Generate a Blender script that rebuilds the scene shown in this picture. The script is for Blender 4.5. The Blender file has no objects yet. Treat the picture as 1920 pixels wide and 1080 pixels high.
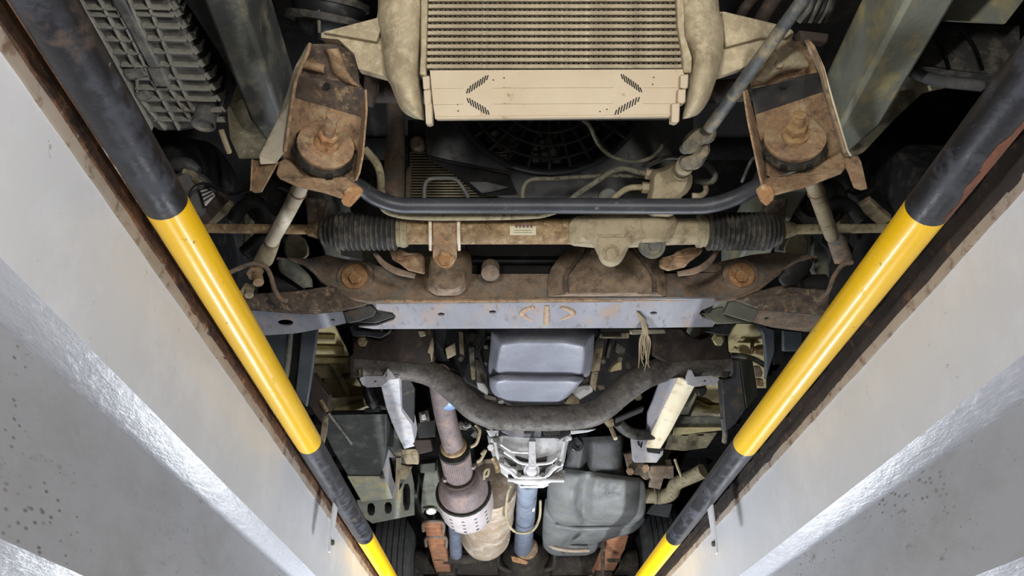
import bpy, bmesh, math, random
from mathutils import Vector, Matrix
from mathutils.geometry import tessellate_polygon
random.seed(7)
SC = bpy.context.scene
COL = SC.collection
# ------------------------------------------------------------------ camera
FPX = 1400.0
PITCH = math.atan(890 / FPX); YAW = math.atan(22 / FPX * math.cos(PITCH))
CZ = 1.04                                   # camera height above the pit floor
CAM = Vector((0, 0, CZ))
FW = Vector((math.sin(YAW) * math.cos(PITCH), math.cos(YAW) * math.cos(PITCH), math.sin(PITCH)))
RT = Vector((math.cos(YAW), -math.sin(YAW), 0)); UP = RT.cross(FW)
cam = bpy.data.cameras.new('camera'); cam.sensor_width = 36; cam.lens = FPX / 1920 * 36
cam.clip_start = 0.02
co = bpy.data.objects.new('camera', cam); COL.objects.link(co)
co.matrix_world = Matrix(((RT.x, UP.x, -FW.x, 0), (RT.y, UP.y, -FW.y, 0), (RT.z, UP.z, -FW.z, CZ), (0, 0, 0, 1)))
SC.camera = co
# ------------------------------------------------------------------ world, exposure
w = bpy.data.worlds.new('World'); SC.world = w; w.use_nodes = True
bg = w.node_tree.nodes['Background']; bg.inputs[0].default_value = (0.80, 0.86, 1.0, 1); bg.inputs[1].default_value = 0.05
SC.view_settings.view_transform = 'Standard'; SC.view_settings.look = 'None'
SC.view_settings.exposure = 0.12; SC.view_settings.gamma = 1; SC.view_settings.use_curve_mapping = False
NEAR_POWER, NEAR_Z, NEAR_COL = 42.0, .95, (1.0, .97, .93)      # tube lamps behind the photographer: watts per metre, height
FAR_POWER, FAR_Z, FAR_COL = 48.0, .40, (.90, .94, 1.0)         # tube lamps under the gearbox

# ------------------------------------------------------------------ helpers
def lin(c):
    return tuple(((v / 255) / 12.92 if v / 255 <= .04045 else ((v / 255 + .055) / 1.055) ** 2.4) for v in c)
def A(px, py, d=None, h=None, y=None):
    """a point seen at (px,py): at depth d along the view axis, height h above the camera, or distance y ahead"""
    r = RT * ((px - 960) / FPX) + UP * ((540 - py) / FPX) + FW
    if h is not None: t = h / r.z
    elif y is not None: t = y / r.y
    else: t = d
    return CAM + r * t
def S(v, pts): return [(v[0] + p[0] / v[2], v[1] + p[1] / v[2]) for p in pts]
def S1(v, x, y): return (v[0] + x / v[2], v[1] + y / v[2])
a1 = (0, 0, 2.7); a2 = (440, 0, 3.0857); a3 = (960, 0, 3.0857); a4 = (1360, 0, 2.7); a5 = (360, 300, 3.0857)
a6 = (840, 300, 3.0857); a7 = (1200, 300, 3.0857); b1 = (500, 580, 3.75); b2 = (840, 580, 4.32); b3 = (1040, 580, 3.75)
b4 = (580, 760, 3.376); b5 = (780, 780, 3.6); b6 = (960, 780, 3.6); b7 = (0, 500, 1.8625); b8 = (1200, 500, 1.8625)
c1 = (380, 300, 5.4); c2 = (680, 200, 5.4); c3 = (1000, 200, 4.5714); c4 = (1400, 330, 5.683); c5 = (570, 600, 5.4); c6 = (1230, 590, 3.485)

def catmull(pts, k=6, closed=False):
    pts = [Vector(p) for p in pts]
    if len(pts) < 3: return pts
    n = len(pts); out = []
    for i in range(n if closed else n - 1):
        p1 = pts[i]; p2 = pts[(i + 1) % n]
        p0 = pts[i - 1] if (closed or i > 0) else p1 * 2 - p2
        p3 = pts[(i + 2) % n] if (closed or i + 2 < n) else p2 * 2 - p1
        for j in range(k):
            t = j / k
            out.append(.5 * ((2 * p1) + (p2 - p0) * t + (2 * p0 - 5 * p1 + 4 * p2 - p3) * t * t + (3 * p1 - p0 - 3 * p2 + p3) * t ** 3))
    if not closed: out.append(pts[-1])
    return out
def chaikin(pts, k=2):
    for _ in range(k):
        o = []
        for i in range(len(pts)):
            p = pts[i]; q = pts[(i + 1) % len(pts)]
            o.append((p[0] * .75 + q[0] * .25, p[1] * .75 + q[1] * .25)); o.append((p[0] * .25 + q[0] * .75, p[1] * .25 + q[1] * .75))
        pts = o
    return pts
def resample(pts, n):
    L = [0]
    m = len(pts)
    for i in range(m):
        p = pts[i]; q = pts[(i + 1) % m]; L.append(L[-1] + math.hypot(q[0] - p[0], q[1] - p[1]))
    out = []; j = 0
    for k in range(n):
        s = L[-1] * k / n
        while L[j + 1] < s: j += 1
        t = (s - L[j]) / max(1e-9, L[j + 1] - L[j]); p = pts[j]; q = pts[(j + 1) % m]
        out.append((p[0] + (q[0] - p[0]) * t, p[1] + (q[1] - p[1]) * t))
    return out
def ell(cx, cy, rx, ry, n=16, rot=0):
    c, s = math.cos(rot), math.sin(rot)
    return [(cx + rx * math.cos(a) * c - ry * math.sin(a) * s, cy + rx * math.cos(a) * s + ry * math.sin(a) * c) for a in [2 * math.pi * i / n for i in range(n)]]
def basis(ax):
    ax = Vector(ax).normalized(); t = Vector((0, 0, 1)) if abs(ax.z) < .9 else Vector((1, 0, 0))
    u = ax.cross(t).normalized(); return ax, u, ax.cross(u)

def mixo(o1, o2, t, ch=1, n=72):
    a = resample(chaikin(list(o1), ch), n); b = resample(chaikin(list(o2), ch), n)
    return [(p[0] + (q[0] - p[0]) * t, p[1] + (q[1] - p[1]) * t) for p, q in zip(a, b)]

class MB:
    def __init__(s): s.v = []; s.f = []
    def add(s, vs, fs):
        o = len(s.v); s.v += [Vector(p) for p in vs]; s.f += [tuple(i + o for i in f) for f in fs]; return s
    def loft(s, rings, cap=True, closed=True):
        n = len(rings[0]); o = len(s.v)
        for r in rings: s.v += [Vector(p) for p in r]
        for i in range(len(rings) - 1):
            for j in range(n if closed else n - 1):
                k = (j + 1) % n
                s.f.append((o + i * n + j, o + i * n + k, o + (i + 1) * n + k, o + (i + 1) * n + j))
        if cap:
            s.f.append(tuple(o + j for j in range(n))[::-1]); s.f.append(tuple(o + (len(rings) - 1) * n + j for j in range(n)))
        return s
    def tube(s, pts, r, n=12, k=6, smooth=True, closed=False):
        src = [Vector(p) for p in pts]
        rs = r if isinstance(r, (list, tuple)) else [r] * len(src)
        if smooth and len(src) > 2:
            P = catmull(src, k, closed); m = len(P)
            R = []
            for i in range(m):
                t = i / k; j = int(t); fr = t - j
                R.append(rs[min(j, len(rs) - 1)] * (1 - fr) + rs[min(j + 1, len(rs) - 1)] * fr)
        else: P = src; R = rs
        rings = []; u = None
        for i in range(len(P)):
            a = P[max(0, i - 1)]; b = P[min(len(P) - 1, i + 1)]
            d = (b - a).normalized()
            if u is None: _, u, _ = basis(d)
            u = (u - d * u.dot(d)).normalized(); vv = d.cross(u)
            rings.append([P[i] + (u * math.cos(q) + vv * math.sin(q)) * R[i] for q in [2 * math.pi * j / n for j in range(n)]])
        if closed: rings.append(rings[0]); return s.loft(rings, False)
        return s.loft(rings)
    def lathe(s, p, ax, prof, n=28):
        """prof = [(along, radius)]"""
        ax, u, v = basis(ax); p = Vector(p)
        return s.loft([[p + ax * t + (u * math.cos(q) + v * math.sin(q)) * r for q in [2 * math.pi * j / n for j in range(n)]] for t, r in prof])
    def cyl(s, p, q, r, r2=None, n=20):
        p = Vector(p); q = Vector(q); return s.lathe(p, q - p, [(0, r), ((q - p).length, r if r2 is None else r2)], n)
    def hexa(s, p, ax, r, h): return s.lathe(p, ax, [(0, r), (h * .8, r), (h, r * .86)], 6)
    def box(s, c, e, m=None):
        c = Vector(c); X, Y, Z = [Vector(q) for q in (m or ((1, 0, 0), (0, 1, 0), (0, 0, 1)))]
        vs = [c + X * (e[0] * i) + Y * (e[1] * j) + Z * (e[2] * k) for i in (-.5, .5) for j in (-.5, .5) for k in (-.5, .5)]
        return s.add(vs, [(0, 1, 3, 2), (4, 6, 7, 5), (0, 4, 5, 1), (2, 3, 7, 6), (0, 2, 6, 4), (1, 5, 7, 3)])
    def bar(s, p, q, wd, th, up=(0, 0, 1)):
        p = Vector(p); q = Vector(q); d = (q - p).normalized(); u = d.cross(Vector(up)).normalized(); v = u.cross(d)
        return s.box((p + q) / 2, ((q - p).length, wd, th), (d, u, v))
    def pr(s, px, th=.004, holes=(), d=None, h=None, y=None, dirv=None):
        """plate: outline (with holes) given as seen, standing at depth d (number or one per corner), height h or distance y; th thick"""
        polys = [list(px)] + [list(q) for q in holes]
        if dirv is None: dirv = (0, 0, 1) if h is not None else ((0, 1, 0) if y is not None else FW)
        dirv = Vector(dirv).normalized() * th
        pts = []; k = 0
        for pi, q in enumerate(polys):
            for (x, yy) in q:
                dd = d[k] if isinstance(d, (list, tuple)) and pi == 0 else (d[0] if isinstance(d, (list, tuple)) else d)
                pts.append(A(x, yy, d=dd, h=h, y=y)); k += 1
        tris = tessellate_polygon([[Vector((x, yy, 0)) for x, yy in q] for q in polys])
        n = len(pts); o = len(s.v)
        s.v += pts + [p + dirv for p in pts]
        for t in tris:
            s.f.append(tuple(o + i for i in t)); s.f.append(tuple(o + n + i for i in reversed(t)))
        b = 0
        for q in polys:
            m = len(q)
            for i in range(m):
                j = (i + 1) % m; s.f.append((o + b + i, o + b + j, o + n + b + j, o + n + b + i))
            b += m
        return s
    def ploft(s, layers, n=56, ch=2):
        """layers = [(outline, dict(d=|h=|y=))] joined from the near one to the far one"""
        return s.loft([[A(x, yy, **kw) for x, yy in resample(chaikin(list(o), ch), n)] for o, kw in layers])
    def bulge(s, rows, d, B, back=.02, ns=14, prof=None, k=4):
        """rounded body: each row runs from one side to the other as seen; bellies out by B toward the viewer"""
        m = len(rows)
        ds = list(d) if isinstance(d, (list, tuple)) else [d] * m; Bs = list(B) if isinstance(B, (list, tuple)) else [B] * m
        ctl = [Vector((r[0][0], r[0][1], ds[i])) for i, r in enumerate(rows)]; ctr = [Vector((r[1][0], r[1][1], Bs[i])) for i, r in enumerate(rows)]
        L = catmull(ctl, k); Rr = catmull(ctr, k)
        rings = []
        for i in range(len(L)):
            ring = []; v = i / max(1, len(L) - 1)
            for j in range(ns + 1):
                q = j / ns; q = .5 - .5 * math.cos(math.pi * q)
                b = prof(q, v) if prof else math.sqrt(max(0, 1 - (2 * q - 1) ** 2))
                ring.append(A(L[i].x + (Rr[i].x - L[i].x) * q, L[i].y + (Rr[i].y - L[i].y) * q, d=L[i].z - Rr[i].z * b))
            ring.append(A(Rr[i].x, Rr[i].y, d=L[i].z + back)); ring.append(A(L[i].x, L[i].y, d=L[i].z + back))
            rings.append(ring)
        return s.loft(rings)

EMPT = []; PARTS = []
def T(name, label, cat, group=None, kind=None):
    o = bpy.data.objects.new(name, None); COL.objects.link(o)
    o['label'] = label; o['category'] = cat
    if group: o['group'] = group
    if kind: o['kind'] = kind
    EMPT.append(o); return o
def part(name, mb, m, parent=None, smooth=38, bevel=0, label=None, cat=None, kind=None, group=None, solid=0, seg=2):
    me = bpy.data.meshes.new(name)
    vs = mb.v
    lo = Vector([min(v[i] for v in vs) for i in range(3)]); hi = Vector([max(v[i] for v in vs) for i in range(3)])
    c = (lo + hi) / 2
    if parent is None: c.z = lo.z
    me.from_pydata([v - c for v in vs], [], mb.f)
    bm = bmesh.new(); bm.from_mesh(me)
    bmesh.ops.recalc_face_normals(bm, faces=bm.faces)
    bm.to_mesh(me); bm.free()
    if smooth:
        me.polygons.foreach_set('use_smooth', [True] * len(me.polygons)); me.set_sharp_from_angle(angle=math.radians(smooth))
    me.materials.append(m)
    o = bpy.data.objects.new(name, me); COL.objects.link(o)
    o['_c'] = c
    if bevel:
        b = o.modifiers.new('bevel', 'BEVEL'); b.width = bevel; b.segments = seg; b.limit_method = 'ANGLE'; b.angle_limit = math.radians(40)
        b.harden_normals = False; b.use_clamp_overlap = True
    if label: o['label'] = label
    if cat: o['category'] = cat
    if kind: o['kind'] = kind
    if group: o['group'] = group
    PARTS.append((o, parent, lo, hi, c)); return o
def finish():
    root = {}
    par = {o: p for o, p, *_ in PARTS}
    for o, p, lo, hi, c in PARTS:
        r = p
        while r is not None and r in par: r = par[r]
        if r is not None and r not in par:
            if r in root: a, b = root[r]; root[r] = (Vector(map(min, a, lo)), Vector(map(max, b, hi)))
            else: root[r] = (lo.copy(), hi.copy())
    W = {}
    for e, (a, b) in root.items():
        e.location = W[e] = Vector(((a.x + b.x) / 2, (a.y + b.y) / 2, a.z)); e.empty_display_size = .05
    for o, p, lo, hi, c in PARTS: W[o] = c
    for o, p, lo, hi, c in PARTS:
        if p is None: o.location = c
        else: o.parent = p; o.location = c - W[p]
        del o['_c']

# ------------------------------------------------------------------ materials
def mat(name, base, var=None, vs=9, rough=.6, metal=0, layers=(), bump=.15, bs=60, spec=.5, coat=0, stretch=None, dots=None):
    m = bpy.data.materials.new(name); m.use_nodes = True; nt = m.node_tree; N = nt.nodes; L = nt.links
    bs_ = N['Principled BSDF']; tc = N.new('ShaderNodeTexCoord'); mp = N.new('ShaderNodeMapping'); L.new(tc.outputs['Object'], mp.inputs[0])
    mp.inputs['Location'].default_value = (random.random() * 9, random.random() * 9, random.random() * 9)
    if stretch: mp.inputs['Scale'].default_value = stretch
    def noise(sc, det=5, ro=.6):
        n = N.new('ShaderNodeTexNoise'); n.inputs['Scale'].default_value = sc; n.inputs['Detail'].default_value = det; n.inputs['Roughness'].default_value = ro
        L.new(mp.outputs[0], n.inputs['Vector']); return n.outputs['Fac']
    def ramp(src, lo, hi):
        r = N.new('ShaderNodeMapRange'); r.inputs[1].default_value = lo; r.inputs[2].default_value = hi; L.new(src, r.inputs[0]); return r.outputs[0]
    def mix(f, a, b, t='RGBA'):
        x = N.new('ShaderNodeMix'); x.data_type = t
        L.new(f, x.inputs[0]); i, j, o = (6, 7, 2) if t == 'RGBA' else (2, 3, 0)
        for s_, k in ((a, i), (b, j)):
            if hasattr(s_, 'node'): L.new(s_, x.inputs[k])
            else: x.inputs[k].default_value = (*s_, 1) if t == 'RGBA' else s_
        return x.outputs[o]
    b = lin(base); col = mix(ramp(noise(vs), .35, .65), b, lin(var) if var else tuple(v * .78 for v in b))
    ro = None
    if dots:
        vo = N.new('ShaderNodeTexVoronoi'); vo.inputs['Scale'].default_value = dots[0]; vo.inputs['Randomness'].default_value = 1
        wp = N.new('ShaderNodeMapping'); wp.inputs['Scale'].default_value = (1, .45, 1); L.new(tc.outputs['Object'], wp.inputs[0]); L.new(wp.outputs[0], vo.inputs['Vector'])
        th = ramp(noise(dots[1], 4, .6), .40, .60); mu = N.new('ShaderNodeMath'); mu.operation = 'MULTIPLY'; L.new(th, mu.inputs[0]); mu.inputs[1].default_value = dots[2]
        cp = N.new('ShaderNodeMath'); cp.operation = 'SUBTRACT'; L.new(mu.outputs[0], cp.inputs[0]); L.new(vo.outputs['Distance'], cp.inputs[1])
        col = mix(ramp(cp.outputs[0], 0, .16), col, lin(dots[3]))
    for ly in layers:
        c, amt, sc, sh = ly[:4]; t = .5 + (.5 - amt) * .36
        f = ramp(noise(sc * 1.4, 8, .72), t - sh, t + sh)
        col = mix(f, col, lin(c)); ro = mix(f, rough if ro is None else ro, ly[4] if len(ly) > 4 else .85, 'FLOAT')
    L.new(col, bs_.inputs['Base Color'])
    if ro is not None: L.new(ro, bs_.inputs['Roughness'])
    else: bs_.inputs['Roughness'].default_value = rough
    bs_.inputs['Metallic'].default_value = metal; bs_.inputs['Specular IOR Level'].default_value = spec
    if coat: bs_.inputs['Coat Weight'].default_value = coat; bs_.inputs['Coat Roughness'].default_value = .12
    if bump:
        bp = N.new('ShaderNodeBump'); bp.inputs['Strength'].default_value = bump; bp.inputs['Distance'].default_value = .004
        L.new(noise(bs, 6, .65), bp.inputs['Height']); L.new(bp.outputs[0], bs_.inputs['Normal'])
    return m
RUSTO = (168, 98, 48); RUSTB = (112, 70, 44); RUSTD = (66, 44, 33); TAN = (186, 168, 132); MUD = (128, 110, 84)
m_wall = mat('painted_wall', (220, 221, 222), (213, 214, 216), 2.5, .42, 0, [((176, 172, 166), .03, 30, .02), ((226, 227, 230), .3, 4, .1, .3)], .12, 14, .5, dots=(16, 3, .10, (120, 116, 110)))
m_walllow = mat('lower_wall', (168, 168, 170), (156, 157, 159), 2, .5, 0, [((150, 149, 147), .35, 5, .12), ((126, 124, 120), .05, 22, .05)], .12, 16, stretch=(1, .45, 1), dots=(105, 2.4, .40, (96, 92, 85)))
m_chamfer = mat('glossy_paint', (186, 188, 194), (176, 178, 184), 3, .30, 0, [((200, 200, 206), .3, 60, .05, .2)], .6, 55, .5, stretch=(1, .35, 1))
m_conc = mat('concrete', (120, 118, 114), (100, 98, 95), 4, .9, 0, [], .3, 40)
m_yellow = mat('yellow_paint', (255, 204, 6), (250, 196, 4), 6, .34, 0, [((120, 90, 30), .015, 34, .02, .5), ((240, 200, 60), .12, 14, .04)], .10, 40, .5, .15, stretch=(1, 1, 1))
m_black = mat('black_paint', (31, 31, 35), (23, 23, 27), 10, .40, 0, [((66, 68, 78), .24, 16, .10), ((84, 68, 58), .06, 7, .05), ((190, 188, 184), .004, 30, .01)], .2, 50, .5, .1)  # bluish layer paints a sheen into the colour along with real scuffs
m_rustedge = mat('flaking_rust', (136, 98, 70), (98, 72, 56), 16, .9, 0, [((186, 134, 88), .22, 22, .06), ((58, 48, 44), .30, 14, .07), ((196, 186, 170), .12, 12, .04)], .9, 80)
m_shadedge = mat('shaded_edge', (66, 56, 50), (44, 39, 36), 14, .9, 0, [((112, 84, 64), .18, 20, .06)], .7, 70)  # rim rust darkened in colour for the shadow beside the guard pipe
m_rust2 = mat('red_rust', (132, 84, 58), (104, 64, 46), 20, .85, 0, [((180, 150, 110), .08, 40, .04), ((70, 52, 46), .2, 24, .08)], .6, 90)
m_rust3 = mat('dark_rust', (104, 80, 64), (76, 60, 52), 24, .9, 0, [((160, 120, 86), .2, 40, .07), ((48, 42, 40), .3, 26, .08)], .7, 90)
m_edgepaint = mat('beige_edge', (188, 176, 160), (170, 156, 140), 10, .7, 0, [((120, 96, 76), .26, 20, .06)], .3, 50)
m_rust = mat('rusty_steel', (174, 144, 113), (150, 121, 94), 22, .8, .05, [((104, 84, 70), .33, 30, .09), ((188, 148, 104), .28, 70, .07), (TAN, .27, 24, .10)], .6, 110)
m_rustdk = mat('dark_rusty_steel', (122, 106, 91), (96, 84, 74), 20, .8, .05, [((76, 68, 62), .45, 18, .1), ((164, 130, 92), .2, 44, .06), (TAN, .18, 30, .07)], .6, 110)
m_rustor = mat('orange_rust', (186, 142, 98), (160, 116, 76), 30, .85, 0, [((128, 94, 66), .3, 50, .08), ((208, 182, 140), .25, 34, .08)], .6, 130)
m_paleflange = mat('pale_flange', (238, 228, 206), (222, 208, 180), 10, .55, .05, [((170, 132, 90), .12, 20, .09)], .3, 70)
m_brown = mat('brown_dirty_steel', (158, 138, 116), (128, 112, 96), 16, .8, .05, [((92, 84, 76), .33, 22, .12), ((170, 130, 98), .24, 54, .08), ((116, 120, 116), .24, 16, .10)], .5, 100)
m_bluegrey = mat('bluegrey_plate', (152, 152, 158), (134, 135, 143), 12, .55, .1, [((178, 150, 126), .17, 12, .10), ((112, 112, 116), .15, 40, .08)], .25, 90, stretch=(1, .4, 1))
m_darksteel = mat('dark_steel', (84, 86, 88), (60, 61, 63), 9, .6, .3, [((120, 104, 82), .25, 18, .08)], .3, 60)
m_blackmet = mat('black_metal', (44, 43, 42), (32, 31, 30), 9, .6, .1, [((96, 84, 66), .18, 16, .08)], .3, 60)
m_lid = mat('undertray_black', (74, 76, 73), (58, 60, 58), 8, .6, 0, [((104, 106, 100), .15, 12, .1), ((48, 48, 47), .2, 20, .1)], .3, 60)
m_saddle = mat('saddle_steel', (170, 150, 126), (140, 122, 104), 14, .8, .05, [((96, 84, 74), .3, 20, .12), ((176, 140, 108), .2, 50, .08)], .5, 100)
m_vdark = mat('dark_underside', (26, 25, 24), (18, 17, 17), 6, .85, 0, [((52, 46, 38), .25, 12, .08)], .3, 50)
m_blackbr = mat('dark_brown_steel', (70, 58, 50), (52, 45, 41), 8, .75, .1, [((100, 80, 62), .2, 16, .08)], .35, 80)
m_bar = mat('swaybar_paint', (74, 76, 81), (60, 62, 67), 10, .42, .15, [((128, 122, 112), .10, 50, .05), ((150, 110, 80), .02, 30, .03)], .15, 60)
m_archg = mat('arch_paint', (104, 110, 116), (88, 94, 100), 6, .5, 0, [((126, 130, 130), .15, 14, .1)], .15, 60)
m_shaft = mat('shaft_steel', (104, 108, 108), (78, 82, 84), 10, .5, .35, [((190, 172, 132), .3, 10, .12)], .3, 90)
m_shaft2 = mat('dusty_yoke', (136, 130, 112), (108, 104, 92), 20, .6, .15, [((84, 84, 80), .3, 40, .1), ((176, 162, 128), .2, 30, .09)], .5, 120)
m_nutcr = mat('crusted_nut', (204, 174, 128), (176, 140, 96), 40, .8, 0, [((140, 104, 70), .25, 60, .1)], .6, 130)
m_ictank = mat('dusty_plastic', (188, 174, 144), (160, 146, 118), 5, .75, 0, [((124, 110, 84), .26, 7, .12), ((204, 190, 158), .3, 40, .1)], .35, 150)
m_icplate = mat('tan_alloy', (196, 181, 154), (186, 168, 140), 8, .5, .1, [((170, 140, 98), .07, 20, .05)], .1, 50)
m_ictube = mat('dusty_alloy_tube', (178, 164, 136), (150, 138, 114), 30, .65, .15, [((206, 196, 172), .2, 60, .06)], .3, 200)
m_fin = mat('fin_alloy', (120, 108, 90), (84, 76, 64), 60, .7, .2, [], 0)
m_castal = mat('cast_alloy_dusty', (186, 172, 142), (160, 146, 118), 9, .7, .1, [((120, 104, 80), .25, 16, .08)], .35, 120)
m_rackt = mat('rack_tube', (164, 138, 100), (134, 110, 80), 20, .7, .05, [((110, 84, 58), .3, 34, .10), ((194, 172, 132), .28, 40, .08)], .5, 110)
m_rubber = mat('rubber', (62, 61, 58), (50, 49, 47), 10, .6, 0, [((120, 112, 98), .2, 22, .12)], .15, 80)
m_tyre = mat('tyre_rubber', (34, 34, 35), (26, 26, 27), 10, .55, 0, [((66, 64, 60), .2, 18, .1)], .15, 60)
m_tyre2 = mat('tyre_rubber_dusty', (84, 84, 84), (70, 70, 70), 10, .75, 0, [((104, 102, 98), .25, 18, .1)], .15, 60)
m_plastic = mat('ribbed_grey_plastic', (112, 112, 108), (90, 90, 88), 7, .6, 0, [((150, 146, 132), .3, 12, .1)], .25, 90)
m_plastic2 = mat('ribbed_dusty_plastic', (160, 157, 144), (138, 136, 126), 9, .65, 0, [((112, 110, 104), .25, 30, .1)], .25, 90)
m_emb = mat('embossed_plate', (196, 174, 150), (170, 150, 132), 60, .6, .1, [((176, 130, 90), .3, 90, .1)], .2, 90)
m_blackpl = mat('black_plastic', (36, 37, 39), (28, 29, 31), 8, .42, 0, [((80, 76, 68), .13, 20, .08)], .15, 50)
m_glossbl = mat('gloss_black', (16, 16, 18), (12, 12, 14), 8, .15, 0, [], .02, 30, .6, .5)
m_railg = mat('chassis_paint', (96, 98, 94), (74, 76, 76), 7, .55, .1, [((148, 142, 116), .24, 9, .1)], .3, 60)
m_railgr = mat('chassis_paint_dusty', (150, 152, 136), (120, 124, 116), 7, .6, .1, [((186, 170, 116), .25, 9, .1)], .3, 60)
m_olive = mat('mud_splashed_panel', (164, 154, 124), (138, 130, 106), 12, .8, 0, [((206, 196, 168), .14, 60, .04), ((92, 86, 70), .3, 18, .1)], .4, 80)
m_beige = mat('body_primer', (222, 206, 156), (204, 188, 140), 5, .55, 0, [((120, 106, 76), .22, 8, .1), ((214, 200, 150), .2, 5, .1)], .15, 40)
m_cream = mat('cream_panel', (222, 212, 184), (204, 190, 158), 5, .5, 0, [((160, 140, 100), .18, 10, .08)], .15, 40)
m_pan = mat('oilpan_paint', (146, 148, 158), (128, 130, 140), 8, .42, .1, [((170, 146, 124), .07, 12, .08), ((108, 108, 112), .12, 50, .08)], .2, 90)
m_tubecm = mat('tube_crossmember', (98, 94, 89), (80, 76, 72), 16, .5, .05, [((134, 124, 112), .25, 60, .1), ((60, 57, 54), .25, 24, .1)], .35, 140)
m_whitebr = mat('pale_brace', (208, 206, 206), (186, 186, 194), 8, .5, .1, [((140, 140, 150), .25, 9, .08), ((190, 166, 130), .17, 12, .07)], .2, 60)
m_alu = mat('cast_aluminium', (226, 225, 224), (206, 206, 206), 14, .42, .2, [((150, 146, 140), .2, 40, .07)], .3, 110)
m_aludk = mat('dirty_aluminium', (132, 128, 118), (96, 92, 84), 14, .55, .3, [((60, 56, 50), .35, 26, .08)], .4, 110)
m_recess = mat('recess_dark', (52, 50, 44), (40, 38, 34), 14, .7, .1, [], .2, 60)
m_exh = mat('heat_stained_steel', (128, 114, 112), (108, 96, 95), 10, .55, .15, [((154, 130, 116), .2, 14, .1), ((90, 80, 78), .2, 30, .08)], .3, 100)
m_shield = mat('heat_shield', (214, 206, 204), (196, 188, 188), 8, .4, .35, [((170, 156, 148), .2, 18, .08)], .15, 90)
m_muff = mat('muffler_steel', (176, 160, 140), (154, 136, 116), 8, .55, .1, [((146, 120, 90), .25, 9, .12), ((206, 198, 186), .2, 12, .1)], .15, 70)
m_tank = mat('tank_plastic', (120, 122, 122), (98, 100, 100), 8, .5, 0, [((136, 132, 114), .22, 24, .12), ((78, 80, 82), .22, 12, .12)], .25, 130)
m_tankdk = mat('tank_plastic_dark', (48, 49, 49), (38, 39, 39), 8, .55, 0, [((84, 84, 76), .16, 14, .1)], .2, 90)
m_prop = mat('propshaft_paint', (142, 152, 168), (120, 130, 148), 10, .45, .1, [((100, 104, 110), .26, 16, .09), ((174, 178, 184), .12, 30, .05)], .15, 70)
m_leaf = mat('leaf_spring_rust', (196, 142, 106), (174, 120, 86), 24, .8, 0, [((124, 92, 70), .25, 40, .09)], .4, 90)
m_green = mat('greygreen_steel', (128, 130, 116), (100, 102, 92), 8, .65, .1, [((160, 150, 120), .2, 12, .08)], .3, 70)
m_axle = mat('axle_dirt', (64, 58, 50), (48, 44, 40), 8, .85, 0, [((96, 86, 70), .24, 14, .1)], .4, 70)
m_blue = mat('blue_filter_paint', (112, 146, 190), (96, 130, 176), 8, .35, 0, [((180, 190, 205), .06, 20, .04)], .05, 50, .5, .2)
m_sticker = mat('sticker_white', (222, 216, 186), (206, 200, 168), 8, .5, 0, [], .02, 50)
m_teal = mat('sticker_teal', (92, 122, 128), (84, 112, 118), 8, .5, 0, [], .02, 50)
m_print = mat('sticker_print', (120, 92, 96), (104, 80, 84), 40, .5, 0, [], 0, 50)
m_hose = mat('dusty_hose', (172, 160, 128), (148, 138, 110), 14, .7, 0, [((110, 100, 80), .3, 60, .06)], .25, 120)
m_hosedk = mat('speckled_hose', (128, 124, 104), (98, 95, 82), 30, .7, 0, [((60, 58, 52), .3, 110, .05)], .25, 120)
m_rope = mat('frayed_fibre', (166, 152, 122), (140, 126, 100), 30, .9, 0, [], .2, 120)
m_bright = mat('bright_white', (235, 228, 214), (220, 214, 200), 20, .3, .2, [], .05, 60)
m_white = mat('white_lamp_body', (225, 225, 225), (220, 220, 220), 6, .5)
def emis(name, col, s):
    m = bpy.data.materials.new(name); m.use_nodes = True; b = m.node_tree.nodes['Principled BSDF']
    b.inputs['Base Color'].default_value = (*col, 1); b.inputs['Emission Color'].default_value = (*col, 1); b.inputs['Emission Strength'].default_value = s; return m
m_tubelamp = emis('lamp_tube', FAR_COL, 4.0)

# ================================================================== SETTING: the pit
def section(name, sec, y0, y1, m, parent=None, ny=1, jit=0, kind=None, bevel=0):
    mb = MB(); rings = []
    for i in range(ny + 1):
        y = y0 + (y1 - y0) * i / ny
        rings.append([Vector((x + random.uniform(-jit, jit), y, CZ + z + random.uniform(-jit, jit))) for x, z in sec])
    mb.loft(rings); return part(name, mb, m, parent, 30, bevel, kind=kind)
YB, YE = -1.6, 6.2
def wall(side, xw, zst, m_edge):
    s = -1 if xw < 0 else 1; x = abs(xw)
    W = section('wall_' + side, [(s * a, b) for a, b in ((x, .605), (x, .424), (x + .30, .424), (x + .30, .605))], YB, YE, m_wall, kind='structure')
    section('chamfer', [(s * a, b) for a, b in ((x, .4243), (x + .05, .404), (x + .30, .404), (x + .30, .4243))], YB, YE, m_chamfer, W)
    section('lower_face', [(s * a, b) for a, b in ((x + .05, .4043), (x + .05, zst), (x + .30, zst), (x + .30, .4043))], YB, YE, m_walllow, W)
    section('foot', [(s * a, b) for a, b in ((x + .05, zst + .0003), (x + .10, zst - .03), (x + .10, -CZ), (x + .30, -CZ), (x + .30, zst + .0003))], YB, YE, m_chamfer, W)
    # steel angle and flaking edge along the rim
    e = section('trim_' + ('1' if s < 0 else '2'), [(s * a, b) for a, b in ((x - .001, .609), (x - .004, .622), (x + .002, .640), (x - .001, .656), (x + .06, .656), (x + .06, .6065))], YB, YE, m_edge, ny=240, jit=.0028, kind='structure')
    section('painted_lip', [(s * a, b) for a, b in ((x - .003, .594), (x - .003, .611), (x + .01, .612), (x + .01, .594))], YB, YE, m_edgepaint, e, ny=160, jit=.0012)
    return W
wall('left', -.5, .2075, m_rustedge); wall('right', .64, .23, m_shadedge)
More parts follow.
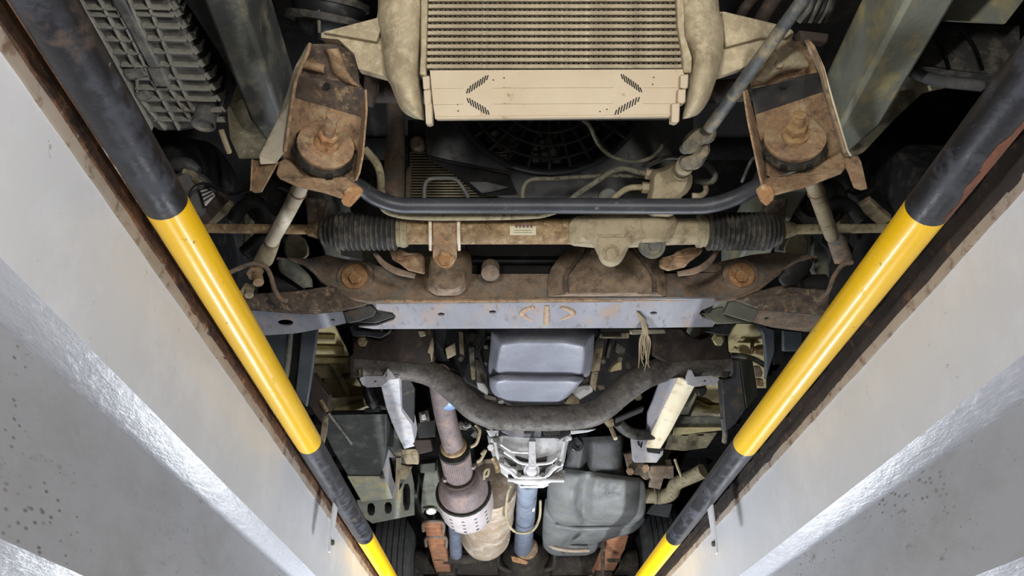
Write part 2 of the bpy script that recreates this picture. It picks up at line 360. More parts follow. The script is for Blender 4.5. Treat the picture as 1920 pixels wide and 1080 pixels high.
mb = MB(); mb.box((.07, 2.3, -.05), (1.9, YE - YB, .1)); part('floor', mb, m_conc, kind='structure')
for sx, nm in ((-1, 'ground_slab'), (1, 'ground_slab')):
    mb = MB(); x0 = -.56 if sx < 0 else .70
    mb.box((x0 + sx * 1.5, 2.3, CZ + .66 - .03), (3.0, YE - YB + 3, .06)); part(nm, mb, m_conc, kind='structure')
mb = MB(); mb.box((.07, YE + .1, .85), (1.9, .2, 1.7)); part('wall_back', mb, m_walllow, kind='structure')
mb = MB(); mb.box((.07, YB - .1, .85), (1.9, .2, 1.7)); part('wall_front', mb, m_walllow, kind='structure')

# guard pipes with yellow and black bands, held by straps
def guard(xc, label, bpx, patches=()):
    t = T('guard_pipe', label, 'guard pipe', 'painted pipes along the pit edges')
    zc = CZ + .62; r = .0285
    ys = [-1.6, -.92, -.07, .773, 1.640, 2.475, 3.31, 4.15, 5.0, 6.2]
    for i in range(len(ys) - 1):
        mb = MB(); n = 8
        mb.loft([[Vector((xc + r * math.cos(q), ys[i] + (ys[i + 1] - ys[i]) * k / n, zc + r * math.sin(q))) for q in [2 * math.pi * j / 40 for j in range(40)]] for k in range(n + 1)])
        yel = i % 2 == 1 if False else (i in (1, 3, 5, 7))
        part('yellow_band' if yel else 'black_band', mb, m_yellow if yel else m_black, t)
    s = 1 if xc < 0 else -1
    for dy in (0, 2.3):
        yy = bpx + dy; xt = xc - s * .012
        mb = MB(); mb.loft([[Vector((xt + a, yy + b, CZ + z)) for a, b in ((-.0025, -k), (.0025, -k), (.0025, k), (-.0025, k))] for z, k in ((.470, .006), (.485, .014), (.55, .022), (.600, .026))])
        st = part('hanging_tab', mb, m_wall, t, 30, .001)
        mb = MB(); mb.hexa((xt + s * .0025, yy, CZ + .495), (s, 0, 0), .008, .007); part('bolt', mb, m_aludk, st)
    for (ya, yb, a0, a1, m) in patches:
        mb = MB(); n = 60; sg = 1 if a1 > a0 else -1; ph = random.uniform(0, 6); W_ = abs(a1 - a0); rings = []
        for i in range(n + 1):
            y = ya + (yb - ya) * i / n; f = i / n
            e = .12 + .20 * math.sin(f * 9 + ph) + .13 * math.sin(f * 23 + 2 * ph) + random.uniform(-.05, .05) + .85 * abs(2 * f - 1) ** 5
            e = a0 + sg * W_ * min(.97, max(0, e))
            an = [math.radians(e + (a1 - e) * k / 10) for k in range(11)]
            rings.append([Vector((xc + (r + .0007) * math.cos(q), y, zc + (r + .0007) * math.sin(q))) for q in an] + [Vector((xc + (r - .0005) * math.cos(q), y, zc + (r - .0005) * math.sin(q))) for q in reversed(an)])
        mb.loft(rings); part('rust_patch', mb, m, t, 60)
    return t
guard(-.4445, 'black and yellow banded guard pipe with rust flakes along its outer edge', 2.05, [(.02, .42, 238, 208, m_rust3), (.40, .775, 232, 208, m_rustedge), (.78, 1.02, 229, 208, m_rust3), (1.05, 1.62, 225, 208, m_rustedge), (1.70, 2.02, 228, 208, m_rust3), (2.10, 2.45, 232, 208, m_rustedge)])
guard(.5608, 'black and yellow banded guard pipe with scuffed black band beside the dark pit rim', 2.05, [(.55, .775, 268, 318, m_rust2)])

# lamps in the pit
def pit_lamp(x, y0, y1, z, s, label, power, col, aim):
    t = T('pit_lamp', label, 'lamp', 'tube lamps on the pit walls')
    mb = MB(); mb.box((x - s * .03, (y0 + y1) / 2, z), (.03, y1 - y0 + .1, .10)); part('housing', mb, m_white, t, 30, .004)
    mb = MB(); mb.cyl((x, y0, z), (x, y1, z), .014); part('tube', mb, m_tubelamp, t)
    la = bpy.data.lights.new('tube_light', 'AREA'); la.shape = 'RECTANGLE'; la.size = .06; la.size_y = y1 - y0; la.energy = power * (y1 - y0); la.color = col
    lo = bpy.data.objects.new('tube_light', la); COL.objects.link(lo)
    nrm = -Vector((s * aim[0], aim[1], aim[2])).normalized(); yv = Vector((0, 1, 0)); yv = (yv - nrm * yv.dot(nrm)).normalized(); xv = yv.cross(nrm)
    M = Matrix((xv, yv, nrm)).transposed().to_4x4(); M.translation = Vector((x + s * .02, (y0 + y1) / 2, z + .02)); lo.matrix_world = M
for s_, q in ((1, 'rusty-rimmed'), (-1, 'dark-rimmed')):
    x_ = -.60 if s_ > 0 else .74
    pit_lamp(x_, -1.3, -.1, NEAR_Z, s_, 'white tube lamp on the ' + q + ' pit wall behind the photographer', NEAR_POWER, NEAR_COL, (.9, .2, .5))
    pit_lamp(x_, 2.45 if s_ > 0 else 2.65, 3.05 if s_ > 0 else 3.25, FAR_Z, s_, 'white tube lamp low on the ' + q + ' pit wall under the gearbox', FAR_POWER, FAR_COL, (.62, 0, .78))

# ================================================================== VEHICLE: chassis shell
def rail(x0, x1, label, m):
    t = T('chassis_rail', label, 'chassis rail', 'two main rails of the chassis')
    mb = MB()
    st = [(.35, 1.05, 1.19), (1.05, 1.05, 1.19), (1.35, 1.16, 1.30), (2.0, 1.20, 1.33), (3.4, 1.12, 1.25), (4.2, 1.16, 1.28), (4.7, 1.24, 1.36), (5.6, 1.20, 1.32)]
    mb.loft([[Vector((x, y, CZ + z)) for x, z in ((x0, lo), (x1, lo), (x1, hi), (x0, hi))] for y, lo, hi in st])
    part('web', mb, m, t, 30, .008); return t
rl = rail(-.495, -.43, 'grey painted chassis rail beside the ribbed plastic box', m_railg)
rr = rail(.655, .735, 'dusty green-grey chassis rail between the mounting bracket and the front tyre', m_railgr)
# floor of the body above everything
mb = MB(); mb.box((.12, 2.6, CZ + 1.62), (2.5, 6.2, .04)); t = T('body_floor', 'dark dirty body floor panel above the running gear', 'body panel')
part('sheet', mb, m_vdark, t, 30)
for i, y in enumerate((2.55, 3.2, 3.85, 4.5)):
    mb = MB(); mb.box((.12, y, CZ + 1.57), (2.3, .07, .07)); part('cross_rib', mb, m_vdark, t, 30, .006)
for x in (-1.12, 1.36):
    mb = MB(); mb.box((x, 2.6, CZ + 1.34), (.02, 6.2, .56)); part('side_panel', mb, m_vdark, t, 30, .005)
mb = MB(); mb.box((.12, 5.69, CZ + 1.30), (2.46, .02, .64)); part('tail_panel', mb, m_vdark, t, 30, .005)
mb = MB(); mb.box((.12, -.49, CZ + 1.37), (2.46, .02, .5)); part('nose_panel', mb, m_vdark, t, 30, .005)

# ------------------------------------------------------------------ intercooler
t = T('intercooler', 'dust-covered tan intercooler with finned core and two plastic end tanks', 'intercooler')
mb = MB(); mb.pr([(803, -230), (1282, -230), (1284, 150), (1262, 214), (818, 216), (798, 150)], .045, d=1.266); part('core', mb, m_vdark, t, 30)
for k in range(28):
    yy = 124 - 12.55 * k; xl = 798 + (133 - yy) * .035; xr = 1286 - (133 - yy) * .015
    mb = MB(); mb.pr([(xl, yy - 3.9), (xr, yy - 3.9), (xr, yy + 3.9), (xl, yy + 3.9)], .018, d=1.247); part('cooling_tube', mb, m_ictube, t, 30, .0012)
    mb = MB(); n = 104; y2 = yy + 6.3
    for j in range(n):
        xa = xl + (xr - xl) * j / n; xb = xl + (xr - xl) * (j + 1) / n
        ya, yb = (y2 - 2.6, y2 + 2.6) if j % 2 else (y2 + 2.6, y2 - 2.6)
        jx = random.uniform(-.5, .5)
        mb.pr([(xa, ya), (xa + 1.5, ya), (xb + 1.5 + jx, yb), (xb + jx, yb)], .006, d=1.251 + random.uniform(0, .002))
    part('fin_strip', mb, m_fin, t, 0)
slots = []
for (p, q, sl) in (((874, 172), (916, 144), 1.6), ((875, 187), (918, 212), -1.6), ((1164, 142), (1204, 170), -1.6), ((1200, 185), (1152, 212), 1.6)):
    for i in range(9):
        u = (i + .5) / 9; cx = p[0] + (q[0] - p[0]) * u; cy = p[1] + (q[1] - p[1]) * u; hh = 7.0 if 0 < i < 8 else 4.6
        slots.append([(cx - 1.15 - sl, cy + hh), (cx + 1.15 - sl, cy + hh), (cx + 1.15 + sl, cy - hh), (cx - 1.15 + sl, cy - hh)])
slots += [ell(x, y, 1.5, 1.3, 8) for x, y in ((925, 150), (945, 146), (858, 196), (859, 208), (1226, 145), (1224, 158), (1125, 209), (1138, 205))]
mb = MB(); mb.pr([(806 + 475 * i / 24, 132 - 2 * i / 24) for i in range(25)] + [(1283, 141), (1273, 175), (1264, 208), (1256, 218)] + [(1240 - 424 * i / 22, 219 + 4 * i / 22) for i in range(23)] + [(812, 195), (809, 165)], .0035, d=1.243); pl = part('lower_plate', mb, m_icplate, t, 20)
for sl_ in slots:
    mb = MB(); mb.pr(sl_, .003, d=1.2424); part('vent_slot', mb, m_vdark, pl, 0)  # raised dark pieces paint the darkness of open slots
for yy in (164, 194):
    for q in ([(812, yy), (868, yy - 1), (868, yy + 1.5), (812, yy + 2)], [(925, yy - 1), (1150, yy - 1.5), (1150, yy), (925, yy + 1)], [(1206, yy - 2), (1268, yy - 2), (1268, yy), (1206, yy)]):
        mb = MB(); mb.pr(q, .003, d=1.2415); part('stiffening_bead', mb, m_icplate, pl, 20)
mb = MB(); mb.pr([(818, 218), (1256, 214), (1256, 219), (818, 223.5)], .012, d=1.241); part('lower_lip', mb, m_icplate, t, 20, .001)
L = S(a2, [(835, -700), (830, 0), (822, 110), (850, 240), (872, 430), (905, 500), (950, 612), (990, 660), (1040, 685)])
R_ = S(a2, [(1100, -700), (1105, 0), (1098, 110), (1085, 240), (1068, 430), (1080, 520), (1090, 612), (1096, 670), (1098, 697)])
mb = MB(); mb.bulge(list(zip(L, R_)), 1.275, [.045] * 7 + [.035, .02], .04); tk = part('end_tank', mb, m_ictank, t, 60)
mb = MB(); mb.pr(S(a2, [(1082, -600), (1132, -600), (1105, 400), (1110, 440), (1070, 430), (1076, 300)]), .025, d=1.238); part('crimp_strip', mb, m_ictank, tk, 20, .002)
for ya, yb, xo in ((440, 520, 1085), (520, 610, 1092), (600, 720, 1100)):
    mb = MB(); mb.pr(S(a2, [(xo, ya), (xo + 42, ya - 5), (xo + 45, yb - 8), (xo + 25, yb), (xo + 5, yb - 5)]), .02, d=1.234); part('clip', mb, m_icplate, tk, 20, .002)
mb = MB(); mb.pr(S(a2, [(500, 190), (700, 135), (840, 100), (900, 300), (885, 445), (715, 398), (690, 310), (600, 228), (500, 218)]), .03, d=1.275)
mb.pr(S(a2, [(510, 185), (835, 100), (850, 150), (820, 240), (600, 200)]), .02, d=1.262); part('mounting_ear', mb, m_ictank, t, 30, .003)
L = S(a3, [(930, -700), (945, 0), (965, 110), (990, 230), (1035, 330), (1025, 430), (1010, 560), (990, 660), (985, 690)])
R_ = S(a3, [(1185, -700), (1195, 0), (1222, 110), (1228, 220), (1215, 350), (1185, 450), (1140, 575), (1085, 655), (1030, 682)])
mb = MB(); mb.bulge(list(zip(L, R_)), 1.275, [.05] * 7 + [.03, .015], .04); tk = part('end_tank', mb, m_ictank, t, 60)
mb = MB(); mb.pr(S(a3, [(925, -600), (985, -600), (1000, 200), (1042, 330), (1040, 420), (995, 420), (985, 300), (960, 150)]), .025, d=1.238); part('crimp_strip', mb, m_ictank, tk, 20, .002)
for ya, yb, xo in ((430, 515, 975), (515, 600, 960), (595, 712, 925)):
    mb = MB(); mb.pr(S(a3, [(xo, ya), (xo + 48, ya - 3), (xo + 45, yb - 10), (xo + 30, yb), (xo - 4, yb - 8)]), .02, d=1.234); part('clip', mb, m_icplate, tk, 20, .002)
mb = MB(); mb.pr(S(a3, [(1190, 60), (1600, 152), (1635, 185), (1625, 215), (1500, 300), (1350, 390), (1165, 448), (1150, 300)]), .03, d=1.285)
mb.pr(S(a3, [(1215, 60), (1600, 152), (1630, 185), (1590, 215), (1440, 215), (1240, 270)]), .02, d=1.27); part('mounting_ear', mb, m_ictank, t, 30, .003)

# support beam behind the intercooler
mb = MB(); mb.tube([A(640, 165, d=1.42), A(760, 172, d=1.42), A(1320, 172, d=1.42), A(1440, 160, d=1.42)], .022, 14); t = T('radiator_support', 'brown tubular support running behind the intercooler', 'support bar'); part('tube', mb, m_blackbr, t)
mb = MB(); mb.pr(S(a2, [(720, 420), (830, 470), (820, 540), (790, 610), (745, 600), (740, 500)]), .02, d=1.36); part('end_plate', mb, m_blackbr, t, 30, .003)

# corrugated air hose
t = T('air_hose', 'black banded air hose behind the intercooler tank', 'hose')
P_ = [A(640, -120, d=1.42), A(625, -40, d=1.42), A(615, 20, d=1.43), A(605, 60, d=1.45)]
mb = MB(); mb.tube(P_, [.072, .072, .07, .05], 24); h_ = part('duct', mb, m_blackpl, t, 60)
for q in (-50, 5, 38):
    mb = MB(); c = A(618 + q * -.2, q, d=1.428); ax = A(615, 60, d=1.44) - A(625, -40, d=1.42); mb.lathe(c, ax, [(-.006, .070), (-.006, .077), (.006, .077), (.006, .070)], 28); part('hose_band', mb, m_rubber, h_)
mb = MB(); mb.bulge([(S1(a2, 450, -30), S1(a2, 495, -30)), (S1(a2, 470, 60), S1(a2, 500, 60)), (S1(a2, 480, 190), S1(a2, 500, 190))], 1.37, .006, .03); part('seam_rib', mb, m_railg, h_)

# coolant pipes at top
t = T('coolant_pipe', 'thin brown coolant pipe nearest the intercooler tank', 'pipe', 'two coolant pipes above the steering shaft')
mb = MB(); mb.tube([A(1460, -60, d=1.4), A(1405, 5, d=1.4), A(1390, 30, d=1.42), A(1370, 90, d=1.5)], .0105, 12); part('tube', mb, m_blackbr, t)
t = T('coolant_pipe', 'thicker brown coolant pipe beside the steering shaft', 'pipe', 'two coolant pipes above the steering shaft')
mb = MB(); mb.tube([A(1490, -60, d=1.4), A(1450, 0, d=1.4), A(1430, 32, d=1.42), A(1400, 90, d=1.5)], .014, 12); part('tube', mb, m_blackbr, t)

# ------------------------------------------------------------------ mounting brackets
def disc_stack(t, c, ax, r, big, mn=None):
    ax = Vector(ax).normalized(); mb = MB()
    mb.lathe(c + ax * -.030, ax, [(0, r * 1.02), (.004, r * 1.06), (.012, r * 1.06), (.018, r * 1.0), (.022, r * .98)], 40); cu = part('rubber_cushion', mb, m_rubber, t)
    for q in range(8):
        a = q * math.pi / 4 + .3; _, u, v = basis(ax); p = c + ax * -.020 + (u * math.cos(a) + v * math.sin(a)) * r * 1.05
        mb = MB(); mb.box(p, (.012, .008, .010), (ax.cross((p - c)).normalized(), (p - c).normalized(), ax)); part('notch_block', mb, m_vdark, cu, 30)
    mb = MB(); mb.lathe(c + ax * -.008, ax, [(0, r * .97), (.005, r), (.009, r * .985), (.011, r * .9), (.012, r * .45)], 40); part('washer', mb, m_rust, t)
    mb = MB(); mb.lathe(c + ax * .004, ax, [(0, r * .44), (.006, r * .43), (.010, r * .36), (.012, r * .34)], 30); part('flange_nut', mb, mn or m_rustor, t)
    mb = MB(); mb.hexa(c + ax * .015, ax, r * .36, .018); part('nut', mb, mn or m_rustor, t, 30)
    mb = MB(); pr = [(0, r * .2)]
    n = 12
    for i in range(n): pr += [(.004 + i * big / n, r * .21), (.004 + (i + .5) * big / n, r * .185)]
    pr += [(big + .006, r * .2), (big + .008, r * .15)]
    mb.lathe(c + ax * .030, ax, pr, 20); part('stud', mb, mn or m_rust, t, 50)

t = T('mounting_bracket', 'rusty channel bracket with long threaded stud below the ribbed plastic box', 'bracket', 'pair of rusty cushion brackets')
mb = MB(); mb.pr(S(a2, [(430, 255), (600, 250), (700, 330), (722, 480), (345, 440), (350, 390)]), .004, d=[1.30, 1.30, 1.305, 1.335, 1.345, 1.33]); part('upper_plate', mb, m_rustdk, t, 30, .001)
mb = MB(); mb.pr(S(a2, [(345, 440), (722, 480), (752, 525), (745, 680), (330, 560)]), .004, d=[1.345, 1.335, 1.345, 1.372, 1.372]); part('sloping_plate', mb, m_rustdk, t, 30, .001)
mb = MB(); mb.pr(S(a2, [(330, 560), (745, 680), (715, 1000), (690, 1050), (500, 1010), (300, 940), (268, 890)]), .004, d=[1.372, 1.372, 1.40, 1.405, 1.405, 1.405, 1.40]); part('base_plate', mb, m_rust, t, 30, .001)
mb = MB(); mb.pr(S(a2, [(437, 252), (425, 300), (365, 450), (340, 560), (296, 870), (240, 945), (150, 950), (143, 900), (250, 690), (310, 520), (345, 400), (355, 375), (425, 250)]), .004, d=[1.285, 1.285, 1.29, 1.30, 1.325, 1.335, 1.335, 1.345, 1.338, 1.326, 1.312, 1.302, 1.295], dirv=(-.4, .6, .3)); part('side_flange', mb, m_paleflange, t, 30, .001)
mb = MB(); mb.tube([A(*S1(a2, *p), d=q) for p, q in (((437, 250), 1.283), ((420, 310), 1.284), ((360, 450), 1.288), ((336, 570), 1.298), ((292, 875), 1.322))], .0032, 8); part('flange_rim', mb, m_rust, t)
mb = MB(); mb.pr(S(a2, [(752, 515), (757, 640), (735, 900), (715, 1000), (695, 1045), (688, 1040), (700, 960), (735, 650)]), .004, d=[1.30, 1.305, 1.325, 1.335, 1.34, 1.40, 1.40, 1.36], dirv=(1, 0, 0)); part('side_flange', mb, m_rust, t, 30, .001)
mb = MB(); mb.pr(S(a5, [(500, 5), (540, -10), (650, 60), (800, 100), (900, 100), (955, 140), (900, 190), (850, 216), (740, 180), (600, 150), (505, 110), (482, 80)]), .03, d=[1.36, 1.37, 1.37, 1.37, 1.37, 1.36, 1.34, 1.33, 1.33, 1.33, 1.33, 1.345]); part('lower_lip', mb, m_rust, t, 30, .004)
mb = MB(); mb.pr(S(a5, [(340, 0), (500, 10), (470, 60), (400, 185), (360, 190), (333, 175)]), .006, d=[1.375, 1.345, 1.335, 1.33, 1.335, 1.345]); mb.pr(S(a5, [(342, -5), (352, -5), (344, 170), (333, 178)]), .03, d=1.34); part('hook', mb, m_rust, t, 30, .0015)
mb = MB(); mb.pr(S(a5, [(870, 185), (905, 150), (950, 140), (987, 165), (982, 190), (940, 240), (908, 272), (875, 260), (858, 235), (882, 200)]), .012, d=1.325); part('hook', mb, m_rustor, t, 30, .003)
mb = MB(); mb.bulge([(S1(a2, 520, 285), S1(a2, 600, 280)), (S1(a2, 545, 330), S1(a2, 625, 330)), (S1(a2, 570, 420), S1(a2, 650, 400)), (S1(a2, 610, 470), S1(a2, 720, 500))], [1.30, 1.305, 1.325, 1.345], .014, .004); part('weld_lump', mb, m_rust, t, 60)
mb = MB(); mb.tube([A(*S1(a2, 405, 370), d=1.32), A(*S1(a2, 520, 400), d=1.322)], .008, 10); part('weld_bead', mb, m_rust, t)
mb = MB(); mb.lathe(A(*S1(a2, 532, 497), d=1.345), FW, [(-.001, .006), (.002, .006)], 14); part('drain_hole', mb, m_vdark, t)
disc_stack(t, A(*S1(a2, 528, 838), d=1.352), (.30, -.84, -.06), .0515, .046)

t = T('mounting_bracket', 'rusty channel bracket with short crusted nut beside the steering shaft', 'bracket', 'pair of rusty cushion brackets')
mb = MB(); mb.pr(S(a4, [(135, 385), (250, 215), (400, 205), (432, 240), (440, 300), (470, 370), (130, 450)]), .004, d=[1.335, 1.30, 1.30, 1.30, 1.31, 1.335, 1.345]); part('upper_plate', mb, m_rust, t, 30, .001)
mb = MB(); mb.pr(S(a4, [(128, 440), (470, 365), (495, 465), (155, 580)]), .004, d=[1.343, 1.333, 1.37, 1.37]); part('sloping_plate', mb, m_darksteel, t, 30, .001)
mb = MB(); mb.pr(S(a4, [(155, 578), (495, 463), (585, 760), (570, 800), (240, 900), (205, 880)]), .004, d=[1.37, 1.37, 1.40, 1.403, 1.405, 1.40]); part('base_plate', mb, m_rust, t, 30, .001)
mb = MB(); mb.pr(S(a4, [(400, 203), (415, 203), (440, 230), (490, 340), (535, 500), (610, 755), (630, 790), (600, 800), (575, 740), (510, 500), (472, 370), (435, 290)]), .004, d=[1.285, 1.285, 1.288, 1.29, 1.30, 1.325, 1.33, 1.375, 1.375, 1.36, 1.335, 1.31], dirv=(1, 0, .1)); part('side_flange', mb, m_paleflange, t, 30, .001)
mb = MB(); mb.tube([A(*S1(a4, *p), d=q) for p, q in (((412, 202), 1.283), ((440, 235), 1.284), ((488, 345), 1.287), ((525, 500), 1.297), ((606, 770), 1.323))], .0032, 8); part('flange_rim', mb, m_rust, t)
mb = MB(); mb.pr(S(a4, [(98, 460), (112, 450), (150, 590), (200, 790), (212, 880), (212, 980), (195, 960), (170, 850), (118, 600)]), .004, d=[1.30, 1.305, 1.37, 1.39, 1.395, 1.34, 1.335, 1.325, 1.305], dirv=(-1, 0, 0)); part('side_flange', mb, m_rust, t, 30, .001)
mb = MB(); mb.pr(S(a4, [(205, 900), (300, 890), (480, 830), (585, 765), (612, 800), (612, 850), (590, 880), (420, 945), (260, 985), (205, 965)]), .03, d=[1.36, 1.37, 1.37, 1.37, 1.36, 1.345, 1.335, 1.33, 1.33, 1.335]); part('lower_lip', mb, m_rust, t, 30, .004)
mb = MB(); mb.pr(S(a4, [(590, 800), (675, 788), (690, 820), (722, 955), (690, 962), (655, 950), (625, 870)]), .006, d=[1.36, 1.34, 1.335, 1.33, 1.33, 1.335, 1.345]); part('hook', mb, m_rust, t, 30, .0015)
mb = MB(); mb.pr(S(a4, [(160, 955), (190, 930), (235, 935), (255, 975), (245, 1010), (215, 1042), (185, 1015)]), .012, d=1.325); part('hook', mb, m_rustor, t, 30, .003)
mb = MB(); mb.bulge([(S1(a4, 140, 400), S1(a4, 200, 420)), (S1(a4, 200, 330), S1(a4, 300, 360)), (S1(a4, 250, 250), S1(a4, 420, 340)), (S1(a4, 275, 225), S1(a4, 390, 260))], [1.33, 1.31, 1.30, 1.30], .016, .006); part('mud_lump', mb, m_ictank, t, 60)
mb = MB(); mb.hexa(A(*S1(a4, 262, 335), d=1.30), -FW, .008, .014); mb.lathe(A(*S1(a4, 305, 245), d=1.292), -FW, [(-.01, .018), (.004, .018), (.007, .013)], 18); part('bolt', mb, m_castal, t, 30)
mb = MB(); mb.lathe(A(*S1(a4, 292, 424), d=1.352), FW, [(-.002, .010), (.002, .010)], 14); part('drain_hole', mb, m_vdark, t)
disc_stack(t, A(*S1(a4, 352, 695), d=1.355), (-.16, -.86, -.02), .0545, .022, m_nutcr)

# ------------------------------------------------------------------ ribbed air box, far upper corner
t = T('air_filter_box', 'grey plastic box with moulded rib grid and round drain spout', 'air box')
HB = 1.13
def ab(x, y, dh=0): return A(*S1(a1, x, y), h=HB + dh)
mb = MB(); mb.ploft([(S(a1, [(200, -330), (640, -330), (870, 0), (1010, 320), (1090, 500), (1080, 600), (960, 650), (740, 660), (450, 160)]), dict(h=HB)),
  (S(a1, [(180, -340), (690, -340), (925, 0), (1060, 290), (1140, 470), (1120, 590), (1000, 655), (740, 668), (440, 160)]), dict(h=HB + .07)),
  (S(a1, [(180, -340), (690, -340), (925, 0), (1060, 290), (1140, 470), (1120, 590), (1000, 655), (740, 668), (440, 160)]), dict(h=HB + .12))], 60, 1); bx_ = part('tub', mb, m_plastic, t, 40)
mb = MB(); mb.ploft([(S(a1, [(640, -400), (940, 0), (1150, 330), (1228, 480), (1215, 520), (1150, 560), (1060, 620), (1060, 560), (1140, 470), (925, 10), (600, -400)]), dict(h=HB + .075)),
  (S(a1, [(640, -400), (940, 0), (1150, 330), (1228, 480), (1215, 520), (1150, 560), (1060, 620), (1060, 560), (1140, 470), (925, 10), (600, -400)]), dict(h=HB + .085))], 70, 1); part('rim_flange', mb, m_blackpl, t, 40, .001)
def ribp(pts, r=.0032, m=None):
    mb = MB(); q = [ab(p[0], p[1], (p[2] if len(p) > 2 else 0) - .004) for p in pts]
    for i in range(len(q) - 1): mb.bar(q[i], q[i + 1], .0045, .014)
    part('rib', mb, m or m_plastic2, bx_, 30, .001)
for pts in ([(400, -20), (640, 400), (770, 650)], [(500, -20), (690, 340), (700, 480), (840, 650)], [(580, 0), (770, 400), (910, 650)], [(650, -20), (820, 380), (960, 590)], [(740, -20), (890, 370), (980, 560)]): ribp(pts)
ys = [-30, 30, 65, 125, 190, 255, 320, 385, 440, 495, 550, 600]
for i, yy in enumerate(ys):
    sl = .56
    x0 = 400 + (yy + 40) * .60; x1 = 560 + (yy + 30) * .50
    if yy < 420: ribp([(x0, yy + 2), (x1 + 20, yy + 8)])
    xa = 670 + yy * .42; xb = 850 + yy * .50
    ribp([(xa, yy), (xb, yy + 6), (xb + 35, yy - 14, .02), (xb + 52, yy - 40, .055)])
    if yy > 380: ribp([(x0 + 0, yy), (xa, yy)])
mb = MB(); mb.bar(ab(600, -20, -.004), ab(790, 330, -.004), .022, .02); mb.bar(ab(790, 330, -.004), ab(830, 420, -.006), .030, .026); part('channel', mb, m_plastic, bx_, 30, .004)
for pa, pb in (((640, 370), (740, 350)), ((700, 480), (760, 460))):
    mb = MB(); mb.bar(ab(*pa, -.004), ab(*pb, -.004), .020, .021); part('moulded_step', mb, m_plastic, bx_, 30, .004)
c = ab(1035, 610, -.02); ax = (A(*S1(a1, 1035, 610), d=1.2) - A(*S1(a1, 1010, 570), d=1.24))
mb = MB(); mb.lathe(c, Vector((.05, .15, -1)), [(-.05, .021), (.012, .0235), (.012, .0195), (.006, .0185)], 28); part('drain_spout', mb, m_plastic, t)

# panel below the box and fender lining
t = T('inner_fender', 'olive mud-splashed inner fender panel beneath the ribbed box', 'fender panel', 'inner fender panels')
mb = MB(); mb.pr(S(a1, [(1150, 560), (1215, 390), (1260, 470), (1370, 600), (1330, 800), (1210, 800), (1165, 700)]), .01, d=[1.5, 1.45, 1.45, 1.5, 1.6, 1.6, 1.55]); part('sheet', mb, m_olive, t, 30)
mb = MB(); mb.tube([A(*S1(a1, 1120, 660), d=1.5), A(*S1(a1, 1140, 720), d=1.5), A(*S1(a1, 1160, 770), d=1.52)], .006, 8); part('bracket_edge', mb, m_castal, t)
t = T('inner_fender', 'speckled olive inner fender panel behind the black splash guard', 'fender panel', 'inner fender panels')
mb = MB(); mb.pr(S(a4, [(780, 470), (830, 330), (1100, 330), (1120, 440), (1000, 470), (860, 600), (700, 770), (640, 800), (640, 700)]), .01, d=[1.56, 1.52, 1.52, 1.53, 1.54, 1.56, 1.60, 1.60, 1.58]); part('sheet', mb, m_olive, t, 30)
mb = MB(); mb.pr(S(a4, [(1035, 430), (1085, 425), (1085, 440), (1045, 455)]), .01, d=1.52); part('clip', mb, m_cream, t, 30)

# splash guard (ribbed) and bumper bracket plate
t = T('splash_guard', 'black ribbed plastic splash guard under the pale bumper bracket', 'splash guard')
mb = MB(); n = 18; rings = []
for i in range(n + 1):
    u = i / n; x = 850 + 640 * u
    top = 130; bot = 335 + 120 * math.sin(u * 1.5) + 10
    rings.append([A(*S1(a4, x, top + (bot - top) * k / 8), d=1.50 - .05 * math.sin(k / 8 * math.pi * .5) + (.04 * max(0, k - 6))) for k in range(9)] + [A(*S1(a4, x, bot), d=1.62), A(*S1(a4, x, top), d=1.62)])
mb.loft(rings); g_ = part('shell', mb, m_rubber, t, 50)
for x0, x1 in ((900, 960), (1035, 1130), (1185, 1300)):
    mb = MB(); mb.tube([A(*S1(a4, x0, 140), d=1.495), A(*S1(a4, (x0 + x1) / 2 + 12, 230), d=1.465), A(*S1(a4, x1, 350), d=1.447)], .004, 8); part('groove_rib', mb, m_glossbl, g_)
mb = MB(); mb.tube([A(*S1(a4, 880, 320), d=1.47), A(*S1(a4, 960, 370), d=1.46), A(*S1(a4, 1080, 410), d=1.455), A(*S1(a4, 1300, 435), d=1.45)], .011, 10); part('lower_bead', mb, m_tyre2, g_)
t = T('bumper_bracket', 'pale grey-green bumper bracket plate at the upper corner', 'bracket')
mb = MB(); mb.pr(S(a4, [(1040, -80), (1520, -80), (1512, 0), (1420, 118), (1000, 98), (1020, 40)]), .006, d=1.40); part('plate', mb, m_railgr, t, 30, .001)
mb = MB(); mb.tube([A(*S1(a4, p, q), d=1.41) for p, q in ((1010, 95), (960, 130), (925, 190), (870, 215))], .005, 8); mb.pr(S(a4, [(905, 135), (955, 115), (950, 150), (905, 210), (870, 212)]), .03, d=1.42); part('tow_loop', mb, m_hose, t, 30)
# wiring cluster at the top
t = T('wire_loom', 'dirty wire loom above the bracket near the steering shaft', 'wire loom')
for i in range(6):
    mb = MB(); x = 400 + i * 24; mb.tube([A(*S1(a4, x + 60, -60), d=1.45), A(*S1(a4, x + random.uniform(0, 30), 40), d=1.44), A(*S1(a4, x - 20 + random.uniform(-10, 20), 110), d=1.46)], .006, 8); part('wire', mb, m_blackmet if i % 2 else m_railg, t)
mb = MB(); mb.pr(S(a4, [(370, 150), (530, 170), (520, 215), (390, 195)]), .03, d=1.44); part('clamp', mb, m_blackbr, t, 30, .004)

